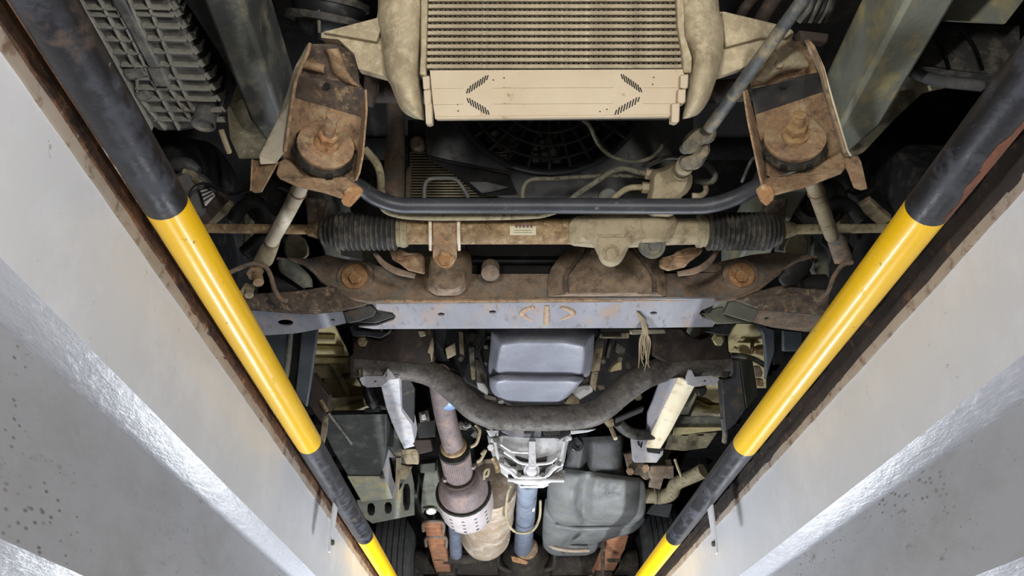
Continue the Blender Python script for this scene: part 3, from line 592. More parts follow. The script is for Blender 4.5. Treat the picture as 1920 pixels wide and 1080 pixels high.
# ------------------------------------------------------------------ tyres
def tyre(name, label, c, r, wdt, mtread, group):
    t = T(name, label, 'tyre', group); hw = wdt / 2
    pr = [(-hw * .8, r * .62), (-hw * .98, r * .70), (-hw, r * .80), (-hw * .95, r * .92), (-hw * .84, r * .985)]
    gs = [-.55, -.28, 0, .28, .55]; gw = .03
    for g in gs: pr += [((g - gw) * hw * 1.0, r * (1 - .008 * g * g)), ((g - gw * .8) * hw, r - .010), ((g + gw * .8) * hw, r - .010), ((g + gw) * hw, r * (1 - .008 * g * g))]
    pr += [(hw * .84, r * .985), (hw * .95, r * .92), (hw, r * .80), (hw * .98, r * .70), (hw * .8, r * .62)]
    mb = MB(); mb.lathe(c, (1, 0, 0), pr, 72); part('tread', mb, mtread, t, 35)
    mb = MB(); mb.lathe(c, (1, 0, 0), [(-hw * .82, r * .60), (-hw * .8, r * .63), (-hw * .5, r * .57), (hw * .5, r * .57), (hw * .8, r * .63), (hw * .82, r * .60), (hw * .3, r * .2)], 48); part('rim', mb, m_vdark, t)
    return t
GT = 'tyres of the vehicle'; RZ = CZ + .66 + .375
tyre('tyre_assembly', 'black front tyre behind the banded pipe with the rust-flaked edge', Vector((-.86, 1.63, RZ)), .375, .24, m_tyre, GT)
tyre('tyre_assembly', 'black front tyre below the ribbed splash guard', Vector((1.04, 1.63, RZ)), .375, .24, m_tyre, GT)
tyre('tyre_assembly', 'dusty rear tyre beyond the slotted grey skirt plate', Vector((-.62, 4.72, RZ)), .375, .24, m_tyre2, GT)
tyre('tyre_assembly', 'dusty rear tyre beyond the lobed plastic fuel tank', Vector((.93, 4.72, RZ)), .375, .24, m_tyre2, GT)

# ------------------------------------------------------------------ radiator and fan behind the intercooler
t = T('radiator', 'dark radiator with horizontal fins and a brown side tank', 'radiator')
mb = MB(); mb.pr([(765, 225), (1280, 225), (1285, 385), (765, 385)], .05, d=1.90); part('core', mb, m_vdark, t, 30)
for k in range(19):
    yy = 285 + k * 5.1; mb = MB(); mb.pr([(768, yy), (950, yy), (950, yy + 2.3), (768, yy + 2.3)], .01, d=1.888); part('fin', mb, m_castal, t, 0)
mb = MB(); mb.tube([A(741, 190, d=1.80), A(742, 250, d=1.80), A(740, 300, d=1.80), A(737, 395, d=1.79)], [.023, .021, .025, .027], 16); tk = part('side_tank', mb, m_brown, t)
mb = MB(); mb.pr(S(c2, [(440, 640), (495, 560), (480, 920), (430, 940)]), .015, d=1.80); part('tank_flange', mb, m_brown, tk, 30, .002)
mb = MB(); mb.lathe(A(782, 269, d=1.80), -FW, [(-.03, .020), (.0, .018), (.012, .016), (.016, .012)], 18); part('drain_bolt', mb, m_brown, t)
t = T('fan_shroud', 'black plastic radiator fan shroud with ring grille', 'fan')
cx, cy = 1030, 165
sh = [(800, 225), (1300, 225), (1300, 380), (980, 385), (920, 360), (862, 320), (800, 285)]
ring = [(cx + 172 * math.cos(a), cy + 150 * math.sin(a)) for a in [math.pi * (.05 + .9 * i / 24) for i in range(25)]]
mb = MB(); mb.pr([(1300, 190), (1300, 380), (985, 388), (915, 362), (862, 325), (800, 290), (790, 190)] + [p for p in ring[::-1]], .02, d=1.80); part('shell', mb, m_blackpl, t, 30, .003)
for rr_ in (60, 84, 108, 132, 158):
    mb = MB(); mb.tube([A(cx + rr_ * 1.15 * math.cos(a), cy + rr_ * math.sin(a), d=1.775 + .0) for a in [math.pi * (.02 + .96 * i / 22) for i in range(23)]], .0038 if rr_ < 150 else .007, 8, smooth=False); part('grille_ring', mb, m_blackpl, t)
for i in range(13):
    a = math.pi * (.06 + .88 * i / 12); mb = MB(); mb.bar(A(cx + 45 * math.cos(a), cy + 40 * math.sin(a), d=1.777), A(cx + 184 * math.cos(a), cy + 160 * math.sin(a), d=1.777), .006, .006, FW); part('grille_spoke', mb, m_blackpl, t, 30)
for i in range(5):
    a = math.pi * (.1 + .2 * i); mb = MB(); mb.pr([(cx + 30 * math.cos(a), cy + 26 * math.sin(a)), (cx + 165 * math.cos(a - .16), cy + 143 * math.sin(a - .16)), (cx + 165 * math.cos(a + .22), cy + 143 * math.sin(a + .22))], .004, d=[1.83, 1.85, 1.81]); part('blade', mb, m_glossbl, t, 30)
mb = MB(); mb.tube([A(*S1(c2, 640, 500), d=1.78), A(*S1(c2, 1000, 580), d=1.77), A(*S1(c2, 1480, 670), d=1.77)], .004, 8); mb.pr(S(c2, [(640, 510), (1000, 590), (1480, 680), (1560, 880), (1180, 900), (1050, 780), (900, 660)]), .02, d=1.785); part('lower_duct', mb, m_vdark, t, 30, .002)
mb = MB(); mb.pr(S(c2, [(1060, 760), (1260, 760), (1490, 815), (1200, 880)]), .01, d=1.765); part('duct_step', mb, m_blackpl, t, 30, .002)

# thin hoses in the dark gap
def hose(name, label, pts, r, m, cat='hose', group=None, k=6, ends=None):
    t = T(name, label, cat, group); mb = MB(); mb.tube([A(*p[:2], d=p[2]) for p in pts], r, 12, k); part('tube', mb, m, t)
    if ends:
        for i, rr_, me in ends:
            p = A(*pts[i][:2], d=pts[i][2]); q = A(*pts[i - 1 if i else 1][:2], d=pts[i - 1 if i else 1][2]); ax = (p - q).normalized()
            mb = MB(); mb.lathe(p - ax * .016, ax, [(0, rr_), (.018, rr_), (.022, rr_ * .8)], 6); part('fitting_nut', mb, me, t, 30)
    return t
hose('drain_hose', 'thin tan drain hose looping in the dark gap below the intercooler', [(*S1(c3, 420, 110), 1.50), (*S1(c3, 480, 160), 1.52), (*S1(c3, 530, 270), 1.56), (*S1(c3, 580, 350), 1.58), (*S1(c3, 680, 430), 1.58), (*S1(c3, 850, 472), 1.58), (*S1(c3, 1000, 440), 1.58), (*S1(c3, 1085, 365), 1.58), (*S1(c3, 1100, 335), 1.60)], .0042, m_hosedk)
t = hose('fluid_line', 'grey speckled fluid line with a square bend above the sway bar', [(*S1(a6, 432, 300), 1.62), (*S1(a6, 435, 170), 1.62), (*S1(a6, 480, 115), 1.62), (*S1(a6, 620, 108), 1.62), (*S1(a6, 900, 92), 1.62), (*S1(a6, 1150, 92), 1.63)], .0048, m_hosedk, group='steering fluid lines')
hose('fluid_line', 'speckled fluid line rising diagonally to the upper steering gear port', [(*S1(a6, 640, 300), 1.60), (*S1(a6, 740, 205), 1.60), (*S1(a6, 850, 130), 1.60), (*S1(a6, 950, 65), 1.60), (*S1(a6, 1020, 50), 1.60), (*S1(a6, 1100, 70), 1.60), (*S1(a6, 1185, 85), 1.60)], .0065, m_hosedk, group='steering fluid lines', ends=[(6, .012, m_castal)])
hose('fluid_line', 'short tan fluid line entering the lower steering gear port', [(*S1(a6, 900, 270), 1.60), (*S1(a6, 985, 200), 1.60), (*S1(a6, 1040, 165), 1.60), (*S1(a6, 1100, 158), 1.60), (*S1(a6, 1165, 162), 1.60)], .0068, m_hose, group='steering fluid lines', ends=[(4, .012, m_castal)])
hose('fluid_line', 'grey fluid line arching over the brown clamp in front of the radiator fins', [(*S1(c2, 625, 940), 1.62), (*S1(c2, 630, 800), 1.62), (*S1(c2, 680, 735), 1.62), (*S1(c2, 800, 725), 1.62), (*S1(c2, 930, 735), 1.62), (*S1(c2, 1000, 800), 1.62), (*S1(c2, 1070, 920), 1.63)], .0046, m_railg, group='steering fluid lines')
hose('fluid_line', 'thin dark fluid line passing behind the upper steering gear port', [(*S1(c3, 940, 530), 1.66), (*S1(c3, 1050, 470), 1.66), (*S1(c3, 1140, 435), 1.66), (*S1(c3, 1300, 440), 1.68)], .0048, m_railg, group='steering fluid lines')
hose('return_hose', 'thick tan return hose curving down beside the rusty bracket', [(684, 280, 1.50), (695, 292, 1.50), (708, 310, 1.50), (714, 335, 1.52), (715, 372, 1.56), (722, 392, 1.575), (750, 402, 1.58), (800, 406, 1.58), (900, 406, 1.58), (1000, 403, 1.58), (1032, 397, 1.585), (1050, 390, 1.59)], .0085, m_hose)
hose('return_hose', 'small grey hose loop on the far side of the steering gear', [(*S1(c3, 1420, 470), 1.62), (*S1(c3, 1500, 510), 1.61), (*S1(c3, 1555, 590), 1.60), (*S1(c3, 1530, 640), 1.60), (*S1(c3, 1460, 645), 1.60), (*S1(c3, 1400, 635), 1.61)], .007, m_railg)
hose('return_hose', 'lower grey hose stub hooked under the steering gear', [(*S1(c3, 1470, 660), 1.61), (*S1(c3, 1480, 720), 1.60), (*S1(c3, 1440, 760), 1.60), (*S1(c3, 1360, 762), 1.60)], .006, m_castal)
hose('brake_line', 'thin bent line beside the bracket with the crusted nut', [(*S1(c3, 1790, 640), 1.55), (*S1(c3, 1850, 500), 1.5), (*S1(c3, 1880, 450), 1.5), (*S1(c3, 1930, 430), 1.5)], .0035, m_railg)

# ------------------------------------------------------------------ steering shaft, rack, sway bar
t = T('steering_shaft', 'bluish steel steering shaft with universal joint slanting across the bracket', 'steering shaft')
p0 = A(1560, -90, d=1.10); p1 = A(1505, 0, d=1.14); p2 = A(1330, 240, d=1.40)
mb = MB(); mb.tube([p0, p1, p2], [.0105, .0105, .0125], 20, smooth=False); part('shaft', mb, m_shaft, t, 60)
ax = (p2 - p1).normalized()
mb = MB(); mb.ploft([(S(c3, o), dict(d=dd)) for o, dd in (([(1470, 160), (1560, 190), (1535, 270), (1500, 300), (1440, 300), (1400, 350), (1360, 385), (1320, 385), (1290, 350), (1300, 300), (1350, 240), (1420, 190)], 1.415), ([(1460, 140), (1580, 170), (1560, 280), (1510, 320), (1450, 320), (1410, 370), (1360, 405), (1310, 405), (1268, 360), (1280, 290), (1330, 220), (1410, 170)], 1.43), ([(1460, 140), (1580, 170), (1560, 280), (1510, 320), (1450, 320), (1410, 370), (1360, 405), (1310, 405), (1268, 360), (1280, 290), (1330, 220), (1410, 170)], 1.455))], 48, 1); part('upper_yoke', mb, m_shaft2, t, 50)
mb = MB(); mb.ploft([(S(c3, o), dict(d=dd)) for o, dd in (([(1420, 330), (1490, 310), (1500, 370), (1470, 420), (1430, 500), (1370, 530), (1280, 520), (1255, 470), (1290, 430), (1360, 420), (1390, 380)], 1.455), ([(1410, 320), (1510, 295), (1520, 380), (1490, 430), (1440, 520), (1370, 550), (1270, 535), (1240, 470), (1275, 415), (1350, 405), (1380, 370)], 1.47), ([(1410, 320), (1510, 295), (1520, 380), (1490, 430), (1440, 520), (1370, 550), (1270, 535), (1240, 470), (1275, 415), (1350, 405), (1380, 370)], 1.50))], 48, 1); part('lower_yoke', mb, m_shaft2, t, 50)
mb = MB(); mb.lathe(A(*S1(c3, 1330, 335), d=1.417), -FW, [(-.03, .011), (.0, .011), (.002, .008)], 16); part('joint_cap', mb, m_shaft, t)
mb = MB(); mb.lathe(A(*S1(c3, 1455, 395), d=1.457), -FW, [(-.03, .009), (.002, .009), (.004, .006)], 16); part('joint_cap', mb, m_shaft, t)
mb = MB(); mb.cyl(A(*S1(c3, 1310, 490), d=1.485), A(*S1(c3, 1262, 560), d=1.56), .0185); part('seal', mb, m_castal, t)

t = T('steering_rack', 'dusty steering rack with ribbed rubber bellows at both ends', 'steering rack')
DR = 1.64
def rk(x, y=434): return A(x, y, d=DR)
mb = MB(); mb.lathe(rk(768), rk(1080) - rk(768), [(-.06, .0265), (0, .0285), ((rk(1080) - rk(768)).length, .0285)], 32); part('rack_tube', mb, m_rackt, t)
mb = MB(); mb.lathe(rk(1070), rk(1300) - rk(1070), [(0, .029), (.008, .032), (.05, .036), (.12, .036), (.17, .034), (.22, .030), (.265, .029), (.30, .026)], 32); hs = part('gear_housing', mb, m_castal, t)
o1 = S(a6, [(700, 330), (880, 310), (1200, 310), (1340, 320), (1300, 440), (1270, 480), (1060, 480), (1040, 520), (1000, 600), (940, 625), (885, 600), (860, 530), (820, 470), (740, 485), (700, 480)])
mb = MB(); mb.ploft([(S(a6, [(760, 350), (1200, 330), (1280, 350), (1240, 440), (1040, 470), (990, 570), (940, 595), (900, 570), (860, 480), (770, 450)]), dict(d=1.588)), (o1, dict(d=1.603)), (o1, dict(d=1.64))], 64, 1); part('mounting_lug', mb, m_castal, hs, 50)
mb = MB(); mb.lathe(A(*S1(a6, 943, 541), d=1.590), -FW, [(-.01, .019), (.004, .019), (.004, .013), (.010, .012), (.012, .009)], 24); part('mounting_bolt', mb, m_castal, hs)
mb = MB(); c = A(*S1(a6, 1185, 497), d=1.61); mb.lathe(c, (0, -.75, -.6), [(-.03, .027), (.0, .028), (.004, .026), (.004, .020), (.001, .019), (.001, .010), (.006, .009)], 28); part('adjuster_cap', mb, m_railg, hs)
mb = MB(); mb.pr(S(a6, [(865, 428), (1030, 428), (1020, 448), (870, 448)]), .006, d=1.585); part('cast_pad', mb, m_castal, hs, 30, .002)
o2 = S(a6, [(1165, 60), (1260, 40), (1315, -10), (1400, 60), (1420, 110), (1400, 180), (1330, 230), (1330, 330), (1130, 330), (1150, 215), (1170, 160)])
o3 = S(a6, [(1195, 80), (1270, 60), (1320, 20), (1385, 75), (1390, 120), (1360, 180), (1300, 220), (1300, 310), (1170, 310), (1180, 215), (1195, 160)])
mb = MB(); mb.ploft([(o3, dict(d=1.565)), (o2, dict(d=1.585)), (o2, dict(d=1.66))], 56, 1); part('pinion_tower', mb, m_castal, hs, 50)
mb = MB(); mb.lathe(A(*S1(a6, 930, 215), d=1.66), (0, -.8, -.6), [(-.02, .022), (0, .022), (.004, .018)], 24); part('tower_plug', mb, m_railg, hs)
def bellows(xa, xb, t, flip):
    a_ = rk(xa); b_ = rk(xb); Ln = (b_ - a_).length; pr = []; n = 15
    for i in range(n):
        q = i / (n - 1); R0 = .0425 * (.72 + .28 * min(1, q * 5)) if not flip else .0425 * (.72 + .28 * min(1, (1 - q) * 5))
        pr += [(Ln * (i + .02) / n, R0 * .86), (Ln * (i + .30) / n, R0 * 1.0), (Ln * (i + .62) / n, R0 * 1.0), (Ln * (i + .95) / n, R0 * .86)]
    mb = MB(); mb.lathe(a_, b_ - a_, pr, 36); return part('bellows', mb, m_rubber, t, 50)
b_ = bellows(602, 745, t, False); mb = MB(); mb.lathe(rk(743), (1, 0, 0), [(0, .030), (.003, .034), (.024, .034), (.028, .028)], 30); mb.lathe(rk(752), (1, 0, 0), [(0, .034), (.001, .036), (.010, .036), (.011, .034)], 30); part('hose_clamp', mb, m_hose, b_)
b_ = bellows(1325, 1465, t, True); mb = MB(); mb.lathe(rk(1303), (1, 0, 0), [(0, .029), (.004, .033), (.022, .034), (.026, .030)], 30); mb.lathe(rk(1307), (1, 0, 0), [(0, .034), (.001, .036), (.010, .036), (.011, .034)], 30); part('hose_clamp', mb, m_hose, b_)
for xs in ((604, 575, 380, 330), (1464, 1485, 1640, 1700)):
    mb = MB(); P_ = [A(xs[0], 431, d=DR), A(xs[1], 430, d=DR), A(xs[2], 428, d=DR + .02), A(xs[3], 427, d=DR + .03)]
    mb.tube(P_, [.015, .0115, .0105, .0105], 16, smooth=False); part('tie_rod', mb, m_rackt if xs[0] < 1000 else m_hose, t, 60)
    mb = MB(); mb.lathe(P_[0], P_[1] - P_[0], [(-.005, .022), (.01, .020), (.03, .0145)], 20); part('bellows_neck', mb, m_rackt if xs[0] < 1000 else m_hose, t)
# clamp strap
o1 = S(a5, [(1385, 330), (1540, 330), (1545, 540), (1525, 600), (1465, 632), (1415, 600), (1395, 540)])
mb = MB(); rings = []
for i in range(19):
    u = i / 18; yy = 395 + 105 * u; b = math.sqrt(max(0, 1 - ((yy - 434) / 52) ** 2)) if yy < 486 else 0
    dd = min(DR - .034 * b - .003, 1.64) if yy < 480 else 1.632
    x0, x1 = S1(a5, 1393, 0)[0], S1(a5, 1533, 0)[0]
    if yy > 480: k = (yy - 480) / 20; x0 += k * k * 14; x1 -= k * k * 14
    rings.append([A(x0, yy, d=dd), A(x1, yy, d=dd), A(x1, yy, d=dd + .006), A(x0, yy, d=dd + .006)])
mb.loft(rings); cl = part('clamp_strap', mb, m_rust, t, 40, .001)
for s_ in (1378, 1542):
    mb = MB(); mb.tube([A(*S1(a5, s_, 330), d=1.60), A(*S1(a5, s_, 430), d=1.597), A(*S1(a5, s_ + 3, 520), d=1.625)], .004, 8); part('clamp_liner', mb, m_paleflange, cl)
mb = MB(); c = A(*S1(a5, 1466, 570), d=1.628); mb.lathe(c, -FW, [(-.004, .021), (.003, .021), (.004, .018)], 24); mb.hexa(c - FW * .003, -FW, .016, .012); part('clamp_bolt', mb, m_rustor, cl, 30)
# label on the rack tube (curved)
def onrack(xa, xb, ya, yb, off, m, nm, par):
    mb = MB(); rings = []
    for i in range(9):
        yy = ya + (yb - ya) * i / 8; k = (yy - 434) / 24.6; b = math.sqrt(max(.0, 1 - k * k)) * .0285 + off
        rings.append([A(xa, yy, d=DR - b), A(xb, yy, d=DR - b), A(xb, yy, d=DR - b + .002), A(xa, yy, d=DR - b + .002)])
    mb.loft(rings); return part(nm, mb, m, par, 60)
sk = onrack(956, 1005, 417, 441, .0008, m_sticker, 'paper_label', t); onrack(960, 1004, 412, 417.3, .0010, m_teal, 'label_header', sk)
onrack(980, 985, 412, 418, .0013, m_sticker, 'label_mark', sk)
for x in range(966, 998, 7): onrack(x, x + 4.5, 421, 427, .0012, m_print, 'label_print', sk)
for yy in (431, 435): onrack(963, 998, yy, yy + 1.4, .0012, m_castal, 'label_print', sk)

t = T('sway_bar', 'dark blue-grey sway bar bending up to the rusty brackets', 'sway bar')
mb = MB(); mb.tube([A(640, 335, d=1.46), A(676, 352, d=1.50), A(705, 371, d=1.52), A(745, 384, d=1.535), A(800, 386, d=1.54), A(1050, 386, d=1.54), A(1280, 387, d=1.54), A(1335, 384, d=1.535), A(1380, 370, d=1.52), A(1424, 348, d=1.49), A(1450, 338, d=1.47)], .0165, 20); part('rod', mb, m_bar, t, 60)

# ------------------------------------------------------------------ front crossmember
t = T('front_crossmember', 'rust-stained front crossmember with blue-grey underside and embossed marks', 'crossmember')
HC = .95
bot = [(690, 563), (1372, 560), (1345, 569), (1315, 582), (1311, 588), (1318, 596), (1343, 604), (1336, 613), (1200, 615), (700, 617), (672, 613), (706, 611), (738, 600), (742, 593), (736, 586), (708, 581)]
holes = [ell(827, 589.5, 7, 3), ell(923.6, 585, 7, 3), ell(1225.6, 587, 7, 2.8)] + [ell(x, 593.3, 4, 1.4, 10) for x in (986, 1025.5, 1066.5)]
mb = MB(); mb.pr(bot, .005, holes, h=HC); bp_ = part('underside_plate', mb, m_bluegrey, t, 20)  # blue-grey puts cool light from below into the underside's colour
emb = ([(500, 850), (455, 862), (428, 885), (440, 905), (495, 935)], [(572, 842), (572, 900), (570, 945)], [(652, 850), (695, 862), (722, 885), (700, 905), (645, 928)])
for e in emb:
    mb = MB(); mb.tube([A(*S1(a6, *p), h=HC) for p in e], [.008, .010, .010, .009, .005][:len(e)], 10)
    for v in mb.v: v.z += .0042
    part('embossed_mark', mb, m_emb, bp_, 60)
top = [(520, 486), (545, 483), (580, 484), (612, 477), (640, 484), (690, 492), (735, 505), (790, 513), (1040, 513), (1245, 512), (1290, 503), (1350, 490), (1410, 477), (1460, 472), (1500, 477), (1532, 481)]
botf = [(1528, 487), (1490, 494), (1465, 510), (1440, 530), (1410, 549), (1370, 561), (690, 566), (655, 556), (625, 540), (600, 525), (585, 508), (565, 494), (540, 490)]
def yd(p): return None
mb = MB(); mb.pr(top + botf, .012, (), y=1.545); part('front_face', mb, m_brown, t, 30, .002)
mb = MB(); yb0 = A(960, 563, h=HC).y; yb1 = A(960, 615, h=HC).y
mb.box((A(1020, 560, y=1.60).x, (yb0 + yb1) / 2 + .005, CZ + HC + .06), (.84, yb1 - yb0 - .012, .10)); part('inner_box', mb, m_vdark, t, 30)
for pts in ([(520, 485), (545, 489), (570, 495), (590, 510), (610, 530), (640, 548), (665, 560), (695, 565), (720, 563)], [(1530, 482), (1495, 490), (1468, 507), (1440, 528), (1415, 546), (1390, 556), (1365, 561), (1340, 562)]):
    mb = MB(); mb.tube([A(*p, y=1.536) for p in pts], .0045, 8); part('folded_edge', mb, m_brown, t)
mb = MB(); mb.tube([A(690, 564, y=1.546), A(1372, 561, y=1.546)], .004, 8, smooth=False); part('weld_seam', mb, m_rust, t)
for (x, y) in ((666, 520), (1388.6, 517)):
    c = A(x, y, y=1.54); mb = MB(); mb.lathe(c, (0, -1, -.25), [(-.012, .046), (.002, .045), (.004, .040)], 32); bo = part('bolt_boss', mb, m_brown, t)
    mb = MB(); mb.lathe(c, (0, -1, -.25), [(-.004, .033), (.008, .033), (.010, .031), (.0105, .0)], 32); wz = part('eccentric_washer', mb, m_rustor, bo)
    mb = MB(); mb.hexa(c + Vector((.004 if x < 1000 else -.003, -.010, -.010)), (0, -1, -.25), .017, .010); part('bolt_head', mb, m_rustor, wz, 30)
    mb = MB(); mb.lathe(c + Vector((-.002, -.0105, .018)), (0, -1, -.25), [(-.001, .0045), (.0008, .0045)], 10); part('notch_hole', mb, m_vdark, wz)
# rack saddles
mb = MB(); mb.ploft([(S(a5, [(1385, 520), (1560, 520), (1575, 640), (1560, 720), (1520, 750), (1410, 745), (1380, 640)]), dict(y=1.495)), (S(a5, [(1335, 500), (1605, 500), (1618, 650), (1580, 760), (1530, 785), (1380, 780), (1335, 660)]), dict(y=1.525)), (S(a5, [(1330, 490), (1610, 490), (1625, 660), (1600, 790), (1340, 790), (1325, 660)]), dict(y=1.55))], 48, 1); part('rack_saddle', mb, m_saddle, t, 50)
lo_ = S(a6, [(580, 790), (578, 700), (590, 640), (635, 570), (700, 520), (780, 490), (1060, 490), (1130, 530), (1200, 560), (1245, 620), (1262, 700), (1265, 790)])
mid = S(a6, [(700, 775), (690, 700), (720, 640), (760, 580), (790, 540), (810, 510), (1060, 510), (1090, 540), (1130, 590), (1170, 650), (1190, 700), (1195, 775)])
mb = MB(); mb.ploft([(S(a6, [(790, 770), (790, 700), (795, 640), (805, 600), (815, 560), (825, 520), (1040, 520), (1055, 560), (1065, 600), (1075, 650), (1085, 700), (1090, 770)]), dict(y=1.49)), (mid, dict(y=1.505)), (lo_, dict(y=1.535)), (lo_, dict(y=1.55))], 64, 0); part('rack_saddle', mb, m_saddle, t, 35)
for pts in ([(690, 770), (680, 690), (700, 640), (760, 560), (790, 500)], [(800, 770), (800, 690), (808, 640)], [(1195, 770), (1190, 690), (1160, 630), (1110, 560), (1070, 500)]):
    mb = MB(); mb.tube([A(*S1(a6, *p), y=1.50) for p in pts], .005, 8); part('pressed_ridge', mb, m_rustdk, t)
mb = MB(); mb.tube([A(*S1(a5, 1060, 540), d=1.70), A(*S1(a5, 1110, 600), d=1.69), A(*S1(a5, 1190, 645), d=1.68), A(*S1(a5, 1290, 672), d=1.68)], [.005, .007, .008, .006], 10); part('gusset_edge', mb, m_brown, t)
mb = MB(); mb.tube([A(*S1(a6, 1560, 520), d=1.70), A(*S1(a6, 1510, 590), d=1.69), A(*S1(a6, 1430, 640), d=1.68), A(*S1(a6, 1330, 660), d=1.68)], [.005, .007, .008, .006], 10); part('gusset_edge', mb, m_brown, t)
mb = MB(); mb.pr(S(a6, [(1240, 565), (1300, 550), (1330, 525), (1400, 505), (1480, 500), (1470, 540), (1400, 590), (1380, 620), (1290, 640), (1240, 620)]), .05, d=[1.74, 1.72, 1.73, 1.72, 1.74, 1.74, 1.72, 1.74, 1.73, 1.74]); part('inner_gusset', mb, m_rust, t, 30, .006)
mb = MB(); mb.pr(S(a5, [(1140, 520), (1210, 515), (1250, 540), (1310, 530), (1335, 550), (1335, 660), (1250, 640), (1200, 600), (1160, 580)]), .05, d=[1.74, 1.73, 1.72, 1.74, 1.74, 1.74, 1.73, 1.72, 1.74]); part('inner_gusset', mb, m_rust, t, 30, .006)
mb = MB(); mb.lathe(A(*S1(a6, 245, 650), d=1.80), (0, -.5, -.85), [(-.03, .022), (.005, .022), (.008, .018)], 20); part('plug', mb, m_brown, t)

# dark engine beam behind the rack
mb = MB(); mb.ploft([(S(a6, [(100, 470), (800, 470), (800, 560), (100, 560)]), dict(d=1.90)), (S(a6, [(100, 450), (800, 450), (800, 660), (100, 660)]), dict(d=1.95)), (S(a6, [(100, 440), (800, 440), (800, 680), (100, 680)]), dict(d=2.05))], 40, 0); t = T('engine_crossbar', 'navy black crossbar seen between rack and crossmember', 'crossbar'); part('beam_body', mb, m_blackpl, t, 30, .004)
mb = MB(); mb.tube([A(*S1(a6, 100, 585), d=1.90), A(*S1(a6, 700, 585), d=1.90)], .010, 10, smooth=False); part('pressed_bead', mb, m_blackpl, t)
# cross-panels further up between the rails (close the view above the rack)
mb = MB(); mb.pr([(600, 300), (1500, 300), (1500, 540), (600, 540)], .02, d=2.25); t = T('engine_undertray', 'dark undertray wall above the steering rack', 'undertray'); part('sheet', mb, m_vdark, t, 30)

# ------------------------------------------------------------------ lower control arms
t = T('control_arm', 'lower control arm with large oval hole beside the rust-flaked guard pipe', 'control arm', 'pair of lower control arms')
mb = MB(); mb.pr(S(a5, [(300, 868), (380, 872), (560, 888), (700, 893), (868, 876), (890, 945), (760, 975), (600, 1003), (440, 1014), (300, 1005)]), .005, [ell(*S1(a5, 540, 943), 15, 6.3, 20), ell(*S1(a5, 813, 926), 5, 2.2, 12)], h=HC); part('underside_plate', mb, m_bluegrey, t, 20)
mb = MB(); mb.pr(S(a5, [(300, 780), (400, 770), (600, 760), (800, 728), (830, 740), (900, 795), (1020, 830), (960, 850), (868, 874), (700, 891), (560, 886), (380, 870), (300, 866)]), .03, d=[1.80, 1.80, 1.80, 1.80, 1.80, 1.80, 1.80, 1.80, 1.815, 1.82, 1.82, 1.82, 1.82]); part('front_web', mb, m_rustdk, t, 30, .003)
mb = MB(); mb.pr(S(a5, [(873, 880), (1030, 838), (1060, 872), (1045, 905), (960, 935), (905, 945), (892, 940)]), .02, d=1.83); mb.pr(S(a5, [(1045, 880), (1075, 865), (1170, 880), (1178, 905), (1060, 945), (960, 940)]), .02, d=1.89); part('bushing_housing', mb, m_darksteel, t, 30, .002)
mb = MB(); mb.bulge([(S1(a5, 495, 575), S1(a5, 560, 570)), (S1(a5, 505, 640), S1(a5, 640, 625)), (S1(a5, 570, 690), S1(a5, 690, 680)), (S1(a5, 640, 740), S1(a5, 700, 735))], [1.78, 1.77, 1.77, 1.78], .015, .02); part('ball_seat', mb, m_railg, t, 60)
mb = MB(); mb.cyl(A(*S1(a5, 480, 730), d=1.84), A(*S1(a5, 640, 740), d=1.84), .028); part('bush_sleeve', mb, m_blackmet, t)
t = T('control_arm', 'lower control arm partly hidden by the scuffed guard pipe', 'control arm', 'pair of lower control arms')
mb = MB(); mb.pr(S(a7, [(690, 868), (850, 880), (1080, 900), (1080, 1000), (940, 992), (760, 968), (655, 940)]), .005, [ell(*S1(a7, 735, 917), 5, 2.2, 12)], h=HC); part('underside_plate', mb, m_brown, t, 20)
mb = MB(); mb.pr(S(a7, [(560, 810), (680, 762), (830, 725), (960, 745), (1100, 750), (1100, 900), (850, 878), (690, 866)]), .03, d=[1.80] * 5 + [1.82] * 3); part('front_web', mb, m_rustdk, t, 30, .003)
mb = MB(); mb.pr(S(a7, [(520, 815), (560, 815), (690, 868), (655, 940), (485, 890)]), .02, d=1.83); mb.pr(S(a7, [(345, 885), (400, 865), (480, 850), (640, 940), (450, 950)]), .02, d=1.89); part('bushing_housing', mb, m_green, t, 30, .002)
mb = MB(); mb.bulge([(S1(a7, 820, 640), S1(a7, 1010, 560)), (S1(a7, 800, 690), S1(a7, 980, 640)), (S1(a7, 830, 735), S1(a7, 900, 720))], [1.78, 1.78, 1.79], .012, .02); part('ball_seat', mb, m_blackmet, t, 60)
mb = MB(); mb.cyl(A(*S1(a7, 930, 735), d=1.84), A(*S1(a7, 1070, 730), d=1.84), .03); part('bush_sleeve', mb, m_blackmet, t)

